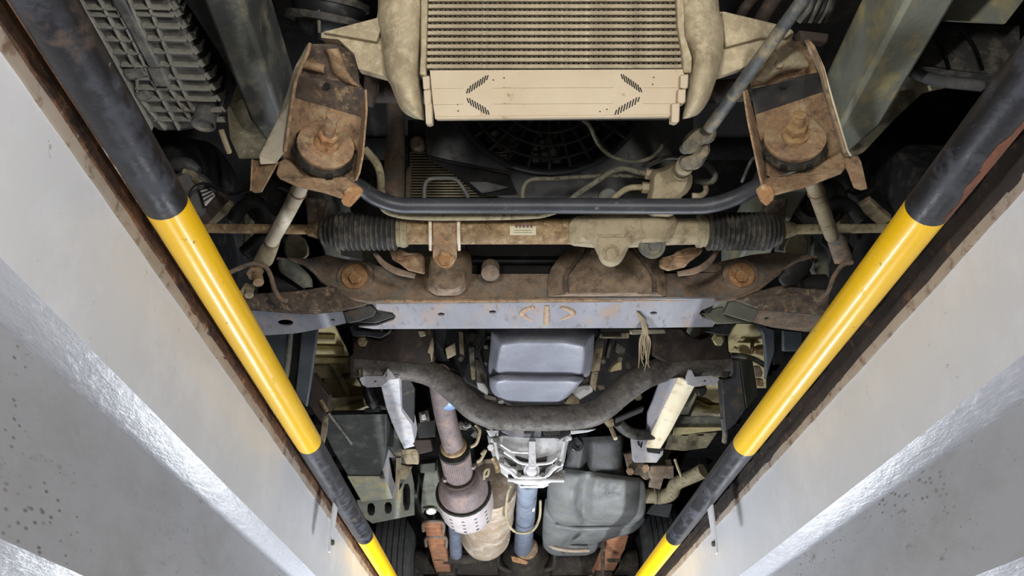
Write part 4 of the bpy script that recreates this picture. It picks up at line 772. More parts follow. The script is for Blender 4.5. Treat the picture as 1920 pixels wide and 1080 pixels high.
# ------------------------------------------------------------------ strut rods
def strut(label, pts, fork, m, mf, bolts):
    t = T('strut_rod', label, 'strut rod', 'pair of tubular strut rods')
    mb = MB(); mb.tube([A(*p, d=d) for p, d in pts], [.0145, .0155, .0155, .015], 18, smooth=False); part('rod', mb, m, t, 60)
    mb = MB(); mb.bulge(fork[0], fork[1], [.013, .016, .014, .008], .02); part('flattened_end', mb, mf, t, 60)
    mb = MB(); mb.lathe(A(*pts[1][0], d=pts[1][1]), A(*pts[2][0], d=pts[2][1]) - A(*pts[1][0], d=pts[1][1]), [(-.003, .0165), (0, .0175), (.003, .0165)], 20); part('ring_weld', mb, m_rust, t)
    return t
t = strut('tubular strut rod ending at two bolts next to the rust-flaked guard pipe', [(S1(a5, 650, 100), 1.42), (S1(a5, 615, 185), 1.47), (S1(a5, 540, 330), 1.56), (S1(a5, 460, 470), 1.64)],
  ([(S1(a5, 440, 430), S1(a5, 520, 440)), (S1(a5, 400, 490), S1(a5, 500, 510)), (S1(a5, 365, 560), S1(a5, 470, 590)), (S1(a5, 340, 600), S1(a5, 450, 615))], [1.63, 1.66, 1.69, 1.71]), m_paleflange, m_castal, 1)
mb = MB(); mb.tube([A(*S1(a5, *p), d=1.70) for p in ((220, 650), (300, 615), (370, 600), (425, 620), (455, 670), (475, 740), (510, 800), (550, 815))], .0055, 8); part('spring_clip', mb, m_brown, t)
mb = MB(); mb.hexa(A(*S1(a5, 372, 640), d=1.73), Vector((.1, -.6, -.7)), .018, .03); mb.cyl(A(*S1(a5, 375, 660), d=1.71), A(*S1(a5, 385, 710), d=1.69), .012); part('bolt', mb, m_rust, t, 30)
mb = MB(); mb.hexa(A(*S1(a5, 330, 740), d=1.75), Vector((.05, -.6, -.7)), .014, .03); mb.cyl(A(*S1(a5, 330, 755), d=1.72), A(*S1(a5, 330, 785), d=1.71), .010); part('bolt', mb, m_castal, t, 30)
t = strut('tubular strut rod whose foot is covered by the scuffed guard pipe', [(S1(a7, 985, 90), 1.42), (S1(a7, 1020, 185), 1.47), (S1(a7, 1070, 330), 1.56), (S1(a7, 1110, 440), 1.64)],
  ([(S1(a7, 1070, 420), S1(a7, 1165, 420)), (S1(a7, 1085, 480), S1(a7, 1195, 470)), (S1(a7, 1105, 540), S1(a7, 1225, 550)), (S1(a7, 1125, 600), S1(a7, 1230, 610))], [1.63, 1.66, 1.69, 1.71]), m_castal, m_brown, 0)
mb = MB(); mb.tube([A(*S1(a7, *p), d=1.70) for p in ((1230, 590), (1170, 610), (1120, 680), (1090, 760), (1040, 805), (1010, 805))], .0055, 8); part('spring_clip', mb, m_brown, t)

# knuckles, springs and drive parts behind the tie rods
def knuckle(label, mir, g):
    f_ = (lambda x, y: S1(c1, x, y)) if not mir else (lambda x, y: (1400 + (1640 - x * 1.0526) / 5.683 - 20, 330 + (y * 1.0526 - 170) / 5.683))
    t = T('steering_knuckle', label, 'steering knuckle', g)
    mb = MB(); mb.tube([A(*f_(300, 620), d=1.80), A(*f_(380, 500), d=1.80), A(*f_(500, 430), d=1.80), A(*f_(590, 470), d=1.81), A(*f_(630, 620), d=1.83)], .017, 14); part('drive_boot', mb, m_blackmet, t)
    mb = MB(); mb.lathe(A(*f_(760, 430), d=1.86), Vector((.75, -.5, -.45)) if not mir else Vector((-.75, -.5, -.45)), [(-.05, .062), (-.02, .066), (.0, .058), (.01, .045), (.01, .036), (-.03, .036)], 30); part('bush_ring', mb, m_rubber, t)
    mb = MB(); mb.bar(A(*f_(40, 620), d=1.82), A(*f_(270, 420), d=1.80), .034, .022); part('caliper_arm', mb, m_castal, t, 30, .004)
    mb = MB(); mb.ploft([([f_(*p) for p in ((840, 760), (1000, 750), (1080, 940), (1000, 1010), (850, 1000))], dict(d=1.92)), ([f_(*p) for p in ((820, 750), (1010, 740), (1100, 940), (1010, 1030), (830, 1010))], dict(d=2.0))], 40, 1); part('spring_seat', mb, m_olive, t, 50)
    mb = MB(); mb.bar(A(*f_(470, 500), d=1.95), A(*f_(470, 980), d=1.98), .022, .03); part('upright', mb, m_olive, t, 30, .004)
    mb = MB(); mb.bar(A(*f_(420, 960), d=1.88), A(*f_(640, 760), d=1.88), .036, .03); part('lower_link', mb, m_blackmet, t, 30, .006)
    mb = MB(); mb.tube([A(*f_(20, 250), d=1.62), A(*f_(150, 290), d=1.60), A(*f_(300, 350), d=1.58), A(*f_(440, 310), d=1.56)], .0035, 8); part('sensor_wire', mb, m_blackpl, t)
    mb = MB(); mb.pr([f_(*p) for p in ((1040, 380), (1240, 400), (1250, 560), (1220, 640), (1060, 640))], .03, d=1.80); part('frame_tab', mb, m_rustdk, t, 30, .003)
    return t
knuckle('dark steering knuckle and drive boot behind the pale strut rod', False, 'pair of steering knuckles')
knuckle('dark steering knuckle and drive boot behind the brown strut rod', True, 'pair of steering knuckles')
e1 = (280, 220, 4.5)
t = T('brake_assembly', 'dark brake assembly with bright ribbed metal strip beside the banded pipe', 'brake')
mb = MB(); mb.lathe(A(*S1(e1, 350, 650), d=1.66), (.35, -.75, -.55), [(-.05, .050), (0, .052), (.008, .045)], 30); part('hub_cap', mb, m_darksteel, t)
mb = MB(); mb.tube([A(*S1(e1, *p), d=1.68) for p in ((170, 420), (250, 400), (340, 415), (420, 455))], [.012, .018, .018, .010], 12); part('shield_arch', mb, m_darksteel, t)
mb = MB(); mb.pr(S(e1, [(415, 590), (500, 568), (548, 660), (465, 750), (440, 660)]), .01, d=1.63); st = part('metal_strip', mb, m_shield, t, 30, .002)
for i in range(4):
    mb = MB(); mb.tube([A(*S1(e1, 425 + i * 12, 610 + i * 32), d=1.628), A(*S1(e1, 508 + i * 11, 590 + i * 22), d=1.628)], .002, 6, smooth=False); part('strip_rib', mb, m_recess, st)
mb = MB(); mb.tube([A(*S1(e1, *p), d=1.655) for p in ((290, 465), (360, 480), (400, 530), (440, 560))], .009, 10); part('braided_cord', mb, m_olive, t)
mb = MB(); mb.tube([A(*S1(e1, *p), d=1.60) for p in ((335, 680), (370, 600), (440, 560), (520, 570), (610, 610), (700, 645), (790, 635), (850, 600))], .0035, 8); part('sensor_wire', mb, m_blackpl, t)
mb = MB(); mb.bar(A(*S1(e1, 430, 870), d=1.69), A(*S1(e1, 640, 640), d=1.67), .03, .02); part('carrier_arm', mb, m_blackbr, t, 30, .003)
# pale plates seen under the bellows
t = T('shock_tower', 'pale shock tower foot seen under the bellows above the large oval hole', 'shock tower', 'shock tower feet')
mb = MB(); mb.pr(S(c1, [(1390, 880), (1600, 890), (1640, 1020), (1400, 970)]), .02, d=1.95); part('foot', mb, m_whitebr, t, 30, .002)
mb = MB(); mb.pr(S(c1, [(1600, 890), (1740, 890), (1760, 1080), (1640, 1020)]), .02, d=1.95); part('column', mb, m_green, t, 30, .002)
t = T('shock_tower', 'grey shock tower foot seen under the bellows near the scuffed guard pipe', 'shock tower', 'shock tower feet')
mb = MB(); mb.pr(S(c4, [(560, 610), (700, 610), (715, 880), (560, 850)]), .03, d=1.95); part('foot', mb, m_railgr, t, 30, .003)
mb = MB(); mb.pr(S(c4, [(350, 620), (555, 610), (560, 830), (330, 800)]), .03, d=1.98); part('column', mb, m_railg, t, 30, .003)
mb = MB(); mb.pr(S(c4, [(715, 640), (800, 740), (870, 830), (880, 1080), (800, 1150), (720, 1000)]), .03, d=1.93); part('side_plate', mb, m_railg, t, 30, .003)

# ================================================================== MIDDLE: engine, gearbox, crossmember tube
t = T('oil_pan', 'blue-grey steel oil pan with stepped sump under the engine', 'oil pan')
outer = [(352, 120), (1190, 120), (1178, 370), (1155, 520), (1140, 560), (700, 565), (345, 560), (322, 500), (345, 300)]
inner = [(445, 285), (1090, 285), (1100, 380), (1085, 500), (1060, 535), (700, 540), (420, 530), (392, 490), (425, 340)]
mb = MB(); mb.ploft([(mixo(S(b2, inner), S(b2, outer), k), dict(h=1.0 + z)) for k, z in ((-.25, -.002), (0, 0), (.10, .002), (.22, .008), (.4, .020), (.7, .038), (1, .058))] + [(mixo(S(b2, inner), S(b2, outer), 1), dict(h=1.10))], 72, 0); part('shallow_pan', mb, m_pan, t, 80)
outer = [(335, 520), (700, 535), (1125, 535), (1062, 610), (1005, 675), (940, 748), (885, 764), (505, 757), (402, 728), (336, 645)]
inner = [(420, 585), (700, 592), (1050, 592), (1010, 640), (955, 690), (905, 738), (870, 746), (515, 740), (425, 700), (392, 640)]
mb = MB(); mb.ploft([(mixo(S(b2, inner), S(b2, outer), k), dict(h=.972 + z)) for k, z in ((-.4, -.001), (0, 0), (.2, .002), (.4, .006), (.7, .014), (1, .026))] + [(mixo(S(b2, inner), S(b2, outer), 1), dict(h=1.06))], 72, 0); sp = part('sump', mb, m_pan, t, 80)
mb = MB(); mb.hexa(A(*S1(b2, 432, 728), h=.985), (0, -.3, -1), .012, .014); part('drain_plug', mb, m_aludk, sp, 30)
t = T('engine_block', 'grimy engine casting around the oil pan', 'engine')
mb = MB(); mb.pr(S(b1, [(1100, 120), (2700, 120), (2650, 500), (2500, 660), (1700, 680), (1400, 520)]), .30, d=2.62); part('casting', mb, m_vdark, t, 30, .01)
spec = [([(85, 175), (120, 180), (130, 400), (95, 395)], 2.42, m_castal), ([(165, 300), (215, 300), (215, 470), (180, 480)], 2.42, m_aludk), ([(180, 465), (220, 470), (222, 575), (190, 575)], 2.41, m_castal),
 ([(228, 590), (305, 605), (330, 660), (318, 700), (240, 650)], 2.40, m_alu), ([(288, 690), (395, 710), (400, 745), (290, 725)], 2.40, m_aludk), ([(215, 400), (290, 420), (300, 600), (230, 590)], 2.44, m_aludk),
 ([(110, 180), (240, 190), (200, 290), (150, 290)], 2.46, m_aludk), ([(290, 190), (345, 200), (350, 420), (300, 440), (255, 330)], 2.42, m_blackmet),
 ([(1200, 235), (1270, 240), (1260, 310), (1180, 330)], 2.40, m_aludk), ([(1180, 320), (1260, 300), (1230, 500), (1150, 510)], 2.40, m_castal), ([(1165, 510), (1220, 505), (1195, 670), (1150, 610)], 2.40, m_castal),
 ([(1020, 630), (1180, 612), (1175, 670), (1070, 735), (1000, 680)], 2.41, m_alu), ([(990, 690), (1065, 690), (1065, 775), (940, 770)], 2.42, m_castal),
 ([(1060, 600), (1170, 520), (1175, 610)], 2.44, m_aludk), ([(1225, 195), (1470, 190), (1465, 235), (1230, 235)], 2.30, m_castal), ([(1250, 205), (1405, 203), (1405, 222), (1255, 224)], 2.29, m_recess),
 ([(1480, 165), (1760, 165), (1770, 195), (1480, 205)], 2.28, m_cream), ([(1370, 260), (1445, 315), (1425, 400), (1355, 340)], 2.42, m_aludk), ([(1310, 240), (1335, 245), (1305, 400), (1280, 395)], 2.43, m_aludk),
 ([(1390, 420), (1410, 425), (1410, 490), (1310, 510), (1330, 470)], 2.44, m_beige), ([(1200, 615), (1270, 620), (1270, 650), (1230, 660)], 2.40, m_brown)]
for i, (o, d, m) in enumerate(spec):
    mb = MB(); mb.pr(S(b2, o), .05, d=d + .02); part('casting_lug', mb, m, t, 30, .003)
for i, (x, y) in enumerate(((325, 210), (310, 280), (300, 420), (1250, 400), (1190, 515), (105, 380), (1455, 440), (1390, 380))):
    mb = MB(); mb.hexa(A(*S1(b2, x, y), d=2.44), (0, -.5, -.85), .010, .02); part('casting_bolt', mb, m_aludk, t, 30)
mb = MB(); mb.tube([A(*S1(b2, *p), d=2.40) for p in ((300, 160), (290, 260), (255, 330), (270, 420), (300, 500), (320, 620))], .006, 8); part('harness', mb, m_blackpl, t)
mb = MB(); mb.tube([A(*S1(b2, *p), d=2.40) for p in ((1225, 150), (1220, 220), (1180, 270))], .005, 8); part('harness', mb, m_blackpl, t)
for o in ([(1160, 195), (1172, 240), (1170, 290), (1158, 370), (1148, 310), (1130, 305)], [(1255, 275), (1320, 235), (1330, 320), (1270, 350)], [(1060, 150), (1110, 150), (1120, 185), (1080, 195)]):
    mb = MB(); mb.pr(S(b1, o), .02, d=2.36); part('engine_bracket', mb, m_castal, t, 30, .002)

# frayed fibres hanging from the crossmember
t = T('frayed_rope', 'tan frayed fibre bundle dangling over the front crossmember edge', 'rope')
for i in range(11):
    x = 598 + random.uniform(0, 75); e = random.uniform(300, 450); j = lambda k: random.uniform(-k, k)
    mb = MB(); mb.tube([A(*S1(b3, 555 + i * 4, -10 + i * 4), d=1.86), A(*S1(b3, 600 + i * 2.5, 70), d=1.88), A(*S1(b3, 622 + i * 3 + j(4), 140 + j(8)), d=1.90), A(*S1(b3, x + j(8), 210 + j(20)), d=1.93), A(*S1(b3, x + j(14), (300 + e) / 2 - 20), d=1.95), A(*S1(b3, x + j(22), e), d=1.96)], [.0010, .0014, .0024, .0020, .0018, .0010], 6, 4); part('strand', mb, m_rope, t)

# tubular gearbox crossmember
t = T('tube_crossmember', 'black U-shaped tubular crossmember dipping below the oil pan', 'crossmember')
TP = [(668, 682), (700, 684), (738, 687), (780, 693), (818, 706), (858, 737), (893, 768), (935, 782), (985, 784), (1040, 784), (1085, 781), (1122, 771), (1163, 738), (1203, 709), (1245, 692), (1285, 686), (1330, 684), (1368, 682)]
mb = MB(); mb.tube([A(x, y, d=2.42) for x, y in TP], [.040] * 4 + [.041] * 10 + [.040] * 4, 24, 4); part('tube', mb, m_tubecm, t, 60)
mb = MB(); mb.pr(S(b1, [(600, 200), (640, 185), (720, 205), (800, 215), (870, 150), (960, 120), (1160, 130), (1180, 370), (900, 420), (840, 420), (655, 415), (655, 480), (590, 480), (578, 390), (585, 330), (605, 310)]), .10, d=2.385); eb = part('end_bracket', mb, m_blackbr, t, 30, .006)
mb = MB(); mb.pr(S(b1, [(650, 485), (690, 468), (820, 468), (850, 415), (880, 440), (905, 480), (870, 490), (800, 545), (705, 550), (672, 530)]), .015, [ell(*S1(b1, 762, 507), 3, 1.3, 8)], d=2.36); part('cushion_clip', mb, m_whitebr, eb, 20, .002)
mb = MB(); mb.pr(S(b1, [(645, 420), (660, 415), (665, 480), (655, 500)]), .05, d=2.36); part('clip_ear', mb, m_rustdk, eb, 30, .002)
mb = MB(); mb.pr(S(b1, [(838, 425), (852, 410), (850, 470), (830, 500)]), .05, d=2.36); part('clip_ear', mb, m_rustdk, eb, 30, .002)
mb = MB(); mb.hexa(A(*S1(b1, 675, 225), d=2.385), -FW, .017, .014); mb.lathe(A(*S1(b1, 662, 200), d=2.387), -FW, [(-.01, .012), (.006, .012)], 12); part('bracket_bolt', mb, m_rackt, eb, 30)
mb = MB(); mb.pr(S(b3, [(700, 120), (900, 130), (960, 190), (1020, 215), (1090, 190), (1110, 130), (1200, 130), (1220, 180), (1228, 300), (1243, 330), (1240, 440), (1225, 480), (1165, 480), (1165, 420), (1000, 420), (850, 420), (690, 330)]), .10, d=2.385); eb = part('end_bracket', mb, m_blackbr, t, 30, .006)
mb = MB(); mb.pr(S(b3, [(925, 480), (945, 425), (965, 430), (985, 475), (1100, 465), (1160, 490), (1125, 545), (1090, 530), (990, 545), (935, 530)]), .015, [ell(*S1(b3, 1058, 502), 3, 1.3, 8)], d=2.36); part('cushion_clip', mb, m_whitebr, eb, 20, .002)
mb = MB(); mb.hexa(A(*S1(b3, 1148, 220), d=2.385), -FW, .017, .014); mb.hexa(A(*S1(b3, 1148, 205), d=2.387), -FW, .022, .006); part('bracket_bolt', mb, m_beige, eb, 30)
mb = MB(); mb.pr(S(b3, [(1000, 555), (1075, 550), (1065, 590), (1040, 615), (1010, 610)]), .03, d=2.40); part('rubber_stop', mb, m_blackmet, eb, 30, .004)
mb = MB(); mb.pr(S(b1, [(575, 120), (600, 110), (620, 150), (830, 160), (870, 140), (860, 170), (800, 205), (700, 190), (605, 190)]), .03, d=2.33); part('upper_flange', mb, m_darksteel, t, 30, .003)
mb = MB(); mb.pr(S(b3, [(1060, 160), (1110, 130), (1260, 100), (1310, 80), (1250, 130), (1225, 185), (1150, 180)]), .03, d=2.33); part('upper_flange', mb, m_darksteel, t, 30, .003)

# oblique braces
t = T('chassis_brace', 'pale slanting chassis brace above the black undertray box', 'brace', 'pair of slanting chassis braces')
mb = MB(); o = S(b1, [(800, 545), (870, 490), (930, 488), (945, 720), (1018, 820), (1035, 910), (1040, 965), (965, 985), (900, 850), (840, 700)]); ds = [2.40, 2.38, 2.38, 2.58, 2.70, 2.78, 2.82, 2.83, 2.72, 2.58]
mb.pr(o, .045, d=ds, dirv=(.25, .0, 1)); part('channel', mb, m_whitebr, t, 30, .003)
mb = MB(); mb.pr(S(b1, [(935, 488), (1010, 500), (1040, 560), (1035, 800), (1020, 830), (945, 715)]), .02, d=[2.42, 2.46, 2.52, 2.72, 2.74, 2.60]); part('side_wall', mb, m_blackmet, t, 30)  # black colour stands for the shadow on this face of the brace
mb = MB(); mb.pr(S(b4, [(580, 310), (690, 310), (690, 375), (610, 372)]), .03, d=2.86); part('foot_plate', mb, m_castal, t, 30, .003)
mb = MB(); mb.pr(S(b4, [(580, 280), (680, 275), (690, 312), (580, 312)]), .04, d=2.86); part('foot_plate', mb, m_castal, t, 30, .003)
t = T('chassis_brace', 'two-tone slanting chassis brace beside the fuel tank', 'brace', 'pair of slanting chassis braces')
mb = MB(); mb.pr(S(b3, [(868, 480), (900, 480), (985, 540), (800, 890), (745, 980), (650, 975), (640, 960), (750, 720)]), .01, d=[2.37, 2.37, 2.37, 2.70, 2.78, 2.78, 2.78, 2.58]); part('channel', mb, m_cream, t, 30, .002)
mb = MB(); mb.pr(S(b3, [(745, 500), (868, 480), (750, 720), (640, 960), (650, 850), (655, 730), (690, 650)]), .02, d=[2.42, 2.372, 2.582, 2.782, 2.74, 2.64, 2.56]); part('side_wall', mb, m_bluegrey, t, 30, .002)
mb = MB(); mb.pr(S(b3, [(545, 908), (640, 905), (650, 1000), (720, 1012), (765, 985), (762, 1020), (715, 1078), (560, 1078)]), .05, d=2.84); ft = part('foot_plate', mb, m_whitebr, t, 30, .003)
for o in ([(580, 930), (590, 930), (605, 960), (590, 960)], [(610, 935), (618, 935), (610, 975), (600, 970)]):
    mb = MB(); mb.pr(S(b3, o), .002, d=2.838); part('slot_mark', mb, m_vdark, ft, 30)
mb = MB(); mb.pr(S(b3, [(650, 975), (765, 975), (765, 990), (720, 1015), (655, 1005)]), .02, d=2.80); part('gap_face', mb, m_blackmet, t, 30)
hose('heater_hose', 'thick black hose curving behind the two-tone brace', [(*S1(b3, 440, 790), 2.62), (*S1(b3, 500, 850), 2.66), (*S1(b3, 580, 880), 2.70), (*S1(b3, 690, 880), 2.74)], .020, m_rubber)
t = T('gear_lever', 'slotted lever plate and threaded stud hanging under the tube crossmember', 'lever')
mb = MB(); mb.bar(A(*S1(b3, 430, 780), d=2.48), A(*S1(b3, 620, 700), d=2.5), .04, .008); part('plate', mb, m_blackmet, t, 30, .002)
mb = MB(); mb.pr(S(b3, [(340, 790), (410, 770), (420, 820), (375, 830)]), .02, d=2.42); mb.cyl(A(*S1(b3, 395, 830), d=2.44), A(*S1(b3, 428, 910), d=2.40), .007); part('stud', mb, m_castal, t, 30)
mb = MB(); mb.lathe(A(*S1(b3, 585, 615), d=2.5), -FW, [(-.02, .013), (.004, .013), (.008, .009)], 14); part('knob', mb, m_castal, t)

# body floor pressings left and right
t = T('floor_pan', 'beige primed floor pan with pressed ribs beside the grey wheel arch', 'floor pan', 'beige floor pans')
mb = MB(); mb.pr(S(c5, [(60, 60), (300, 60), (460, 380), (470, 560), (620, 700), (640, 800), (840, 860), (840, 960), (240, 960), (240, 780), (60, 480)]), .01, h=1.27); fp = part('sheet', mb, m_beige, t, 30)
for i, (y, x0, x1, r) in enumerate(((190, 110, 320, .016), (300, 110, 400, .016), (410, 100, 450, .012))):
    mb = MB(); mb.tube([A(*S1(c5, x0, y), h=1.255), A(*S1(c5, x1, y + 4), h=1.255)], r, 12, smooth=False); part('pressed_rib', mb, m_beige, fp, 60)
mb = MB(); mb.tube([A(*S1(c5, 290, 440), h=1.262), A(*S1(c5, 340, 520), h=1.255), A(*S1(c5, 370, 590), h=1.255), A(*S1(c5, 420, 700), h=1.255), A(*S1(c5, 470, 780), h=1.262)], .012, 10); part('pressed_rib', mb, m_beige, fp, 60)
mb = MB(); mb.pr(S(c5, [(370, 565), (420, 550), (460, 560), (460, 590), (380, 605)]), .004, h=1.262); part('patch', mb, m_railg, fp, 30)
mb = MB(); mb.pr(S(c5, [(178, 600), (203, 598), (200, 630), (175, 632)]), .004, h=1.266); part('square_hole', mb, m_vdark, fp, 30)
mb = MB(); mb.pr(S(c5, [(255, 815), (460, 805), (640, 790), (840, 870), (840, 940), (300, 945), (250, 900)]), .012, h=1.22); part('edge_flange', mb, m_cream, fp, 30, .002)
mb = MB(); mb.tube([A(*S1(c5, 320, 920), h=1.205), A(*S1(c5, 480, 890), h=1.205), A(*S1(c5, 620, 840), h=1.205)], .014, 10); part('edge_roll', mb, m_beige, fp, 60)
t = T('floor_pan', 'beige primed floor pan with pressed channel behind the two-tone brace', 'floor pan', 'beige floor pans')
mb = MB(); mb.pr(S(c6, [(100, 380), (520, 60), (720, 60), (720, 480), (450, 480), (450, 680), (100, 680)]), .01, h=1.27); fp = part('sheet', mb, m_beige, t, 30)
mb = MB(); mb.tube([A(*S1(c6, 180, 560), h=1.245), A(*S1(c6, 260, 590), h=1.245), A(*S1(c6, 330, 620), h=1.245), A(*S1(c6, 440, 628), h=1.245)], .024, 14); part('pressed_channel', mb, m_beige, fp, 60)
mb = MB(); mb.pr(S(c6, [(140, 610), (300, 640), (440, 650), (440, 672), (140, 662)]), .012, [ell(*S1(c6, 210, 632), 4, 4, 12), ell(*S1(c6, 407, 652), 3, 1.6, 10)], h=1.22); part('edge_flange', mb, m_cream, fp, 20)
mb = MB(); mb.pr(S(c6, [(130, 665), (420, 668), (430, 735), (120, 740)]), .01, d=2.94); part('lower_step', mb, m_green, fp, 30)
mb = MB(); mb.pr(S(c6, [(120, 735), (430, 735), (435, 755), (110, 790)]), .01, [S(c6, [(160, 782), (175, 765), (205, 765), (220, 782)]), S(c6, [(265, 782), (280, 765), (310, 765), (325, 782)]), ell(*S1(c6, 377, 742), 3, 1.4, 10)] if False else [], d=2.93); part('ledge', mb, m_beige, fp, 30, .002)
mb = MB(); mb.pr(S(c6, [(95, 782), (330, 775), (400, 770), (330, 870), (180, 890), (60, 880)]), .01, [S(c6, [(160, 784), (175, 792), (210, 792), (218, 784)]), S(c6, [(265, 782), (275, 792), (310, 792), (322, 780)])], d=2.95); part('slotted_wall', mb, m_olive, fp, 20)
t = T('brake_pipe_cluster', 'brass and brown brake fittings in the gap near the scuffed guard pipe', 'brake fittings')
mb = MB(); mb.tube([A(*S1(c6, *p), d=2.62) for p in ((490, 265), (560, 270), (640, 290), (710, 330))], .010, 10); part('pipe', mb, m_railg, t)
mb = MB(); mb.tube([A(*S1(c6, *p), d=2.66) for p in ((640, 100), (630, 180), (620, 250), (560, 240), (510, 215))], .007, 10); part('pipe', mb, m_rackt, t)
mb = MB(); mb.lathe(A(*S1(c6, 575, 235), d=2.64), -FW, [(-.02, .02), (.004, .02), (.008, .014)], 16); part('fitting', mb, m_beige, t)
for o, m in (([(640, 225), (700, 220), (705, 270), (650, 260)], m_rackt), ([(645, 340), (680, 335), (700, 380), (690, 410), (650, 410)], m_brown), ([(655, 420), (700, 420), (705, 470), (660, 470)], m_rackt)):
    mb = MB(); mb.pr(S(c6, o), .03, d=2.68); part('block', mb, m, t, 30, .003)

# grey wheel arch walls and rail flanks
wl = t = T('wheel_arch', 'blue-grey inner wheel arch with dark channel beside the yellow band and beige floor', 'wheel arch', 'inner wheel arches')
mb = MB(); mb.pr(S(b1, [(-150, 150), (150, 150), (135, 470), (60, 470)]), .02, d=2.42); part('wall_sheet', mb, m_archg, t, 30, .004)
mb = MB(); mb.pr(S(b1, [(245, 150), (358, 140), (335, 330), (305, 540), (280, 690), (200, 600), (220, 400)]), .02, d=2.42); part('wall_sheet', mb, m_archg, t, 30, .004)
mb = MB(); mb.pr(S(b1, [(150, 150), (245, 150), (225, 400), (200, 600), (135, 470)]), .01, d=2.47); part('channel', mb, m_vdark, t, 30)
mb = MB(); mb.tube([A(*S1(b1, 165, 150), d=2.43), A(*S1(b1, 150, 330), d=2.43), A(*S1(b1, 130, 480), d=2.43)], .012, 12); part('rolled_edge', mb, m_green, t)
t = T('wheel_arch', 'blue-grey inner wheel arch between brake fittings and yellow band', 'wheel arch', 'inner wheel arches')
mb = MB(); mb.pr(S(c6, [(655, 60), (780, 100), (780, 240), (720, 430), (715, 250), (700, 130)]), .02, d=2.42); part('wall_sheet', mb, m_archg, t, 30, .004)
mb = MB(); mb.pr(S(c6, [(830, 100), (960, 110), (960, 240), (830, 240)]), .02, d=2.42); part('wall_sheet', mb, m_archg, t, 30, .004)
mb = MB(); mb.pr(S(c6, [(778, 100), (835, 100), (835, 300), (770, 330)]), .01, d=2.47); part('channel', mb, m_vdark, t, 30)
for x_, y_ in ((560, 640), ):
    p = A(x_, y_, d=2.46); mb = MB(); mb.box((p.x, p.y + .03, (p.z + CZ + 1.60) / 2), (.06, .03, CZ + 1.60 - p.z)); part('upright_tie', mb, m_vdark, wl, 30)
t = T('cab_mount', 'dark steel cab mount box below the brake fittings', 'cab mount')
mb = MB(); mb.pr(S(c6, [(425, 420), (490, 410), (490, 285), (545, 290), (590, 620), (520, 720), (450, 770)]), .05, d=2.50); part('box_face', mb, m_darksteel, t, 30, .005)
mb = MB(); mb.pr(S(c6, [(548, 290), (630, 300), (660, 480), (665, 540), (592, 620)]), .05, d=[2.50, 2.58, 2.58, 2.58, 2.50]); part('box_side', mb, m_green, t, 30, .005)
mb = MB(); mb.tube([A(*S1(c6, 440, 680), d=2.52), A(*S1(c6, 452, 760), d=2.52), A(*S1(c6, 448, 830), d=2.54)], .010, 10); part('edge', mb, m_railg, t)
t = T('side_bracket', 'dark brown bracket between wheel arch and beige floor pan', 'bracket')
mb = MB(); mb.pr(S(c5, [(85, 540), (250, 770), (250, 920), (200, 1080), (40, 860)]), .05, d=2.60); part('plate', mb, m_blackbr, t, 30, .004)
mb = MB(); mb.bar(A(*S1(c5, 165, 810), d=2.56), A(*S1(c5, 235, 930), d=2.56), .012, .012); part('peg', mb, m_rackt, t, 30, .002)
mb = MB(); mb.pr(S(c5, [(200, 930), (240, 1000), (225, 1150), (180, 1350), (150, 1300)]), .01, d=2.60); part('pale_strip', mb, m_castal, t, 30)

# black undertray box left
t = T('battery_box', 'black undertray box with thin rod and rust-stained grey rim', 'box')
mb = MB(); mb.pr(S(b4, [(100, 190), (110, 60), (490, 55), (488, 250), (460, 442), (240, 442), (150, 290)]), .10, d=[2.75, 2.66, 2.66, 2.78, 2.95, 2.95, 2.83]); part('lid', mb, m_lid, t, 30, .004)
mb = MB(); mb.pr(S(b4, [(235, 446), (455, 448), (462, 415), (500, 470), (535, 590), (330, 612)]), .04, d=[2.95, 2.95, 2.94, 2.98, 3.04, 3.04]); part('grey_rim', mb, m_railgr, t, 30, .003)
mb = MB(); mb.pr(S(b4, [(458, 270), (490, 255), (540, 330), (500, 330), (520, 460), (545, 520), (530, 590), (462, 415)]), .02, d=2.92); part('side_bracket', mb, m_bluegrey, t, 30, .002)
mb = MB(); mb.pr(S(b4, [(482, 90), (530, 140), (525, 270), (478, 255)]), .03, d=2.80); part('corner_post', mb, m_blackmet, t, 30, .003)
mb = MB(); mb.cyl(A(*S1(b4, 118, 45), d=2.60), A(*S1(b4, 268, 245), d=2.72), .006); part('rod', mb, m_aludk, t)
mb = MB(); mb.tube([A(*S1(c5, *p), d=2.62) for p in ((640, 680), (660, 760), (690, 830), (720, 890))], [.018, .02, .022, .014], 12); mb.pr(S(c5, [(610, 905), (760, 890), (770, 930), (610, 940)]), .03, d=2.63); part('breather', mb, m_blackpl, t, 40)
t = T('skirt_plate', 'pale grey skirt plate with upright slots above the rear tyre', 'skirt plate')
mb = MB(); mb.pr(S(b4, [(300, 600), (400, 590), (570, 540), (640, 400), (660, 500), (664, 695), (400, 748), (330, 700)]), .012, [chaikin(S(b4, o), 1) for o in ([(365, 620), (415, 620), (415, 700), (365, 695)], [(475, 615), (522, 612), (522, 685), (475, 685)], [(590, 500), (638, 490), (640, 660), (592, 668)])], d=3.25); part('sheet', mb, m_railgr, t, 20)
for x, ya, yb in ((367, 620, 700), (477, 612, 688), (590, 500, 668)):
    mb = MB(); mb.bar(A(*S1(b4, x + 24, ya), d=3.30), A(*S1(b4, x + 24, yb), d=3.30), .07, .01, FW); part('slot_back', mb, m_vdark, t, 30)
mb = MB(); mb.pr(S(b4, [(550, 330), (580, 330), (560, 600), (540, 600)]), .02, d=3.0); part('hanger', mb, m_castal, t, 30, .002)
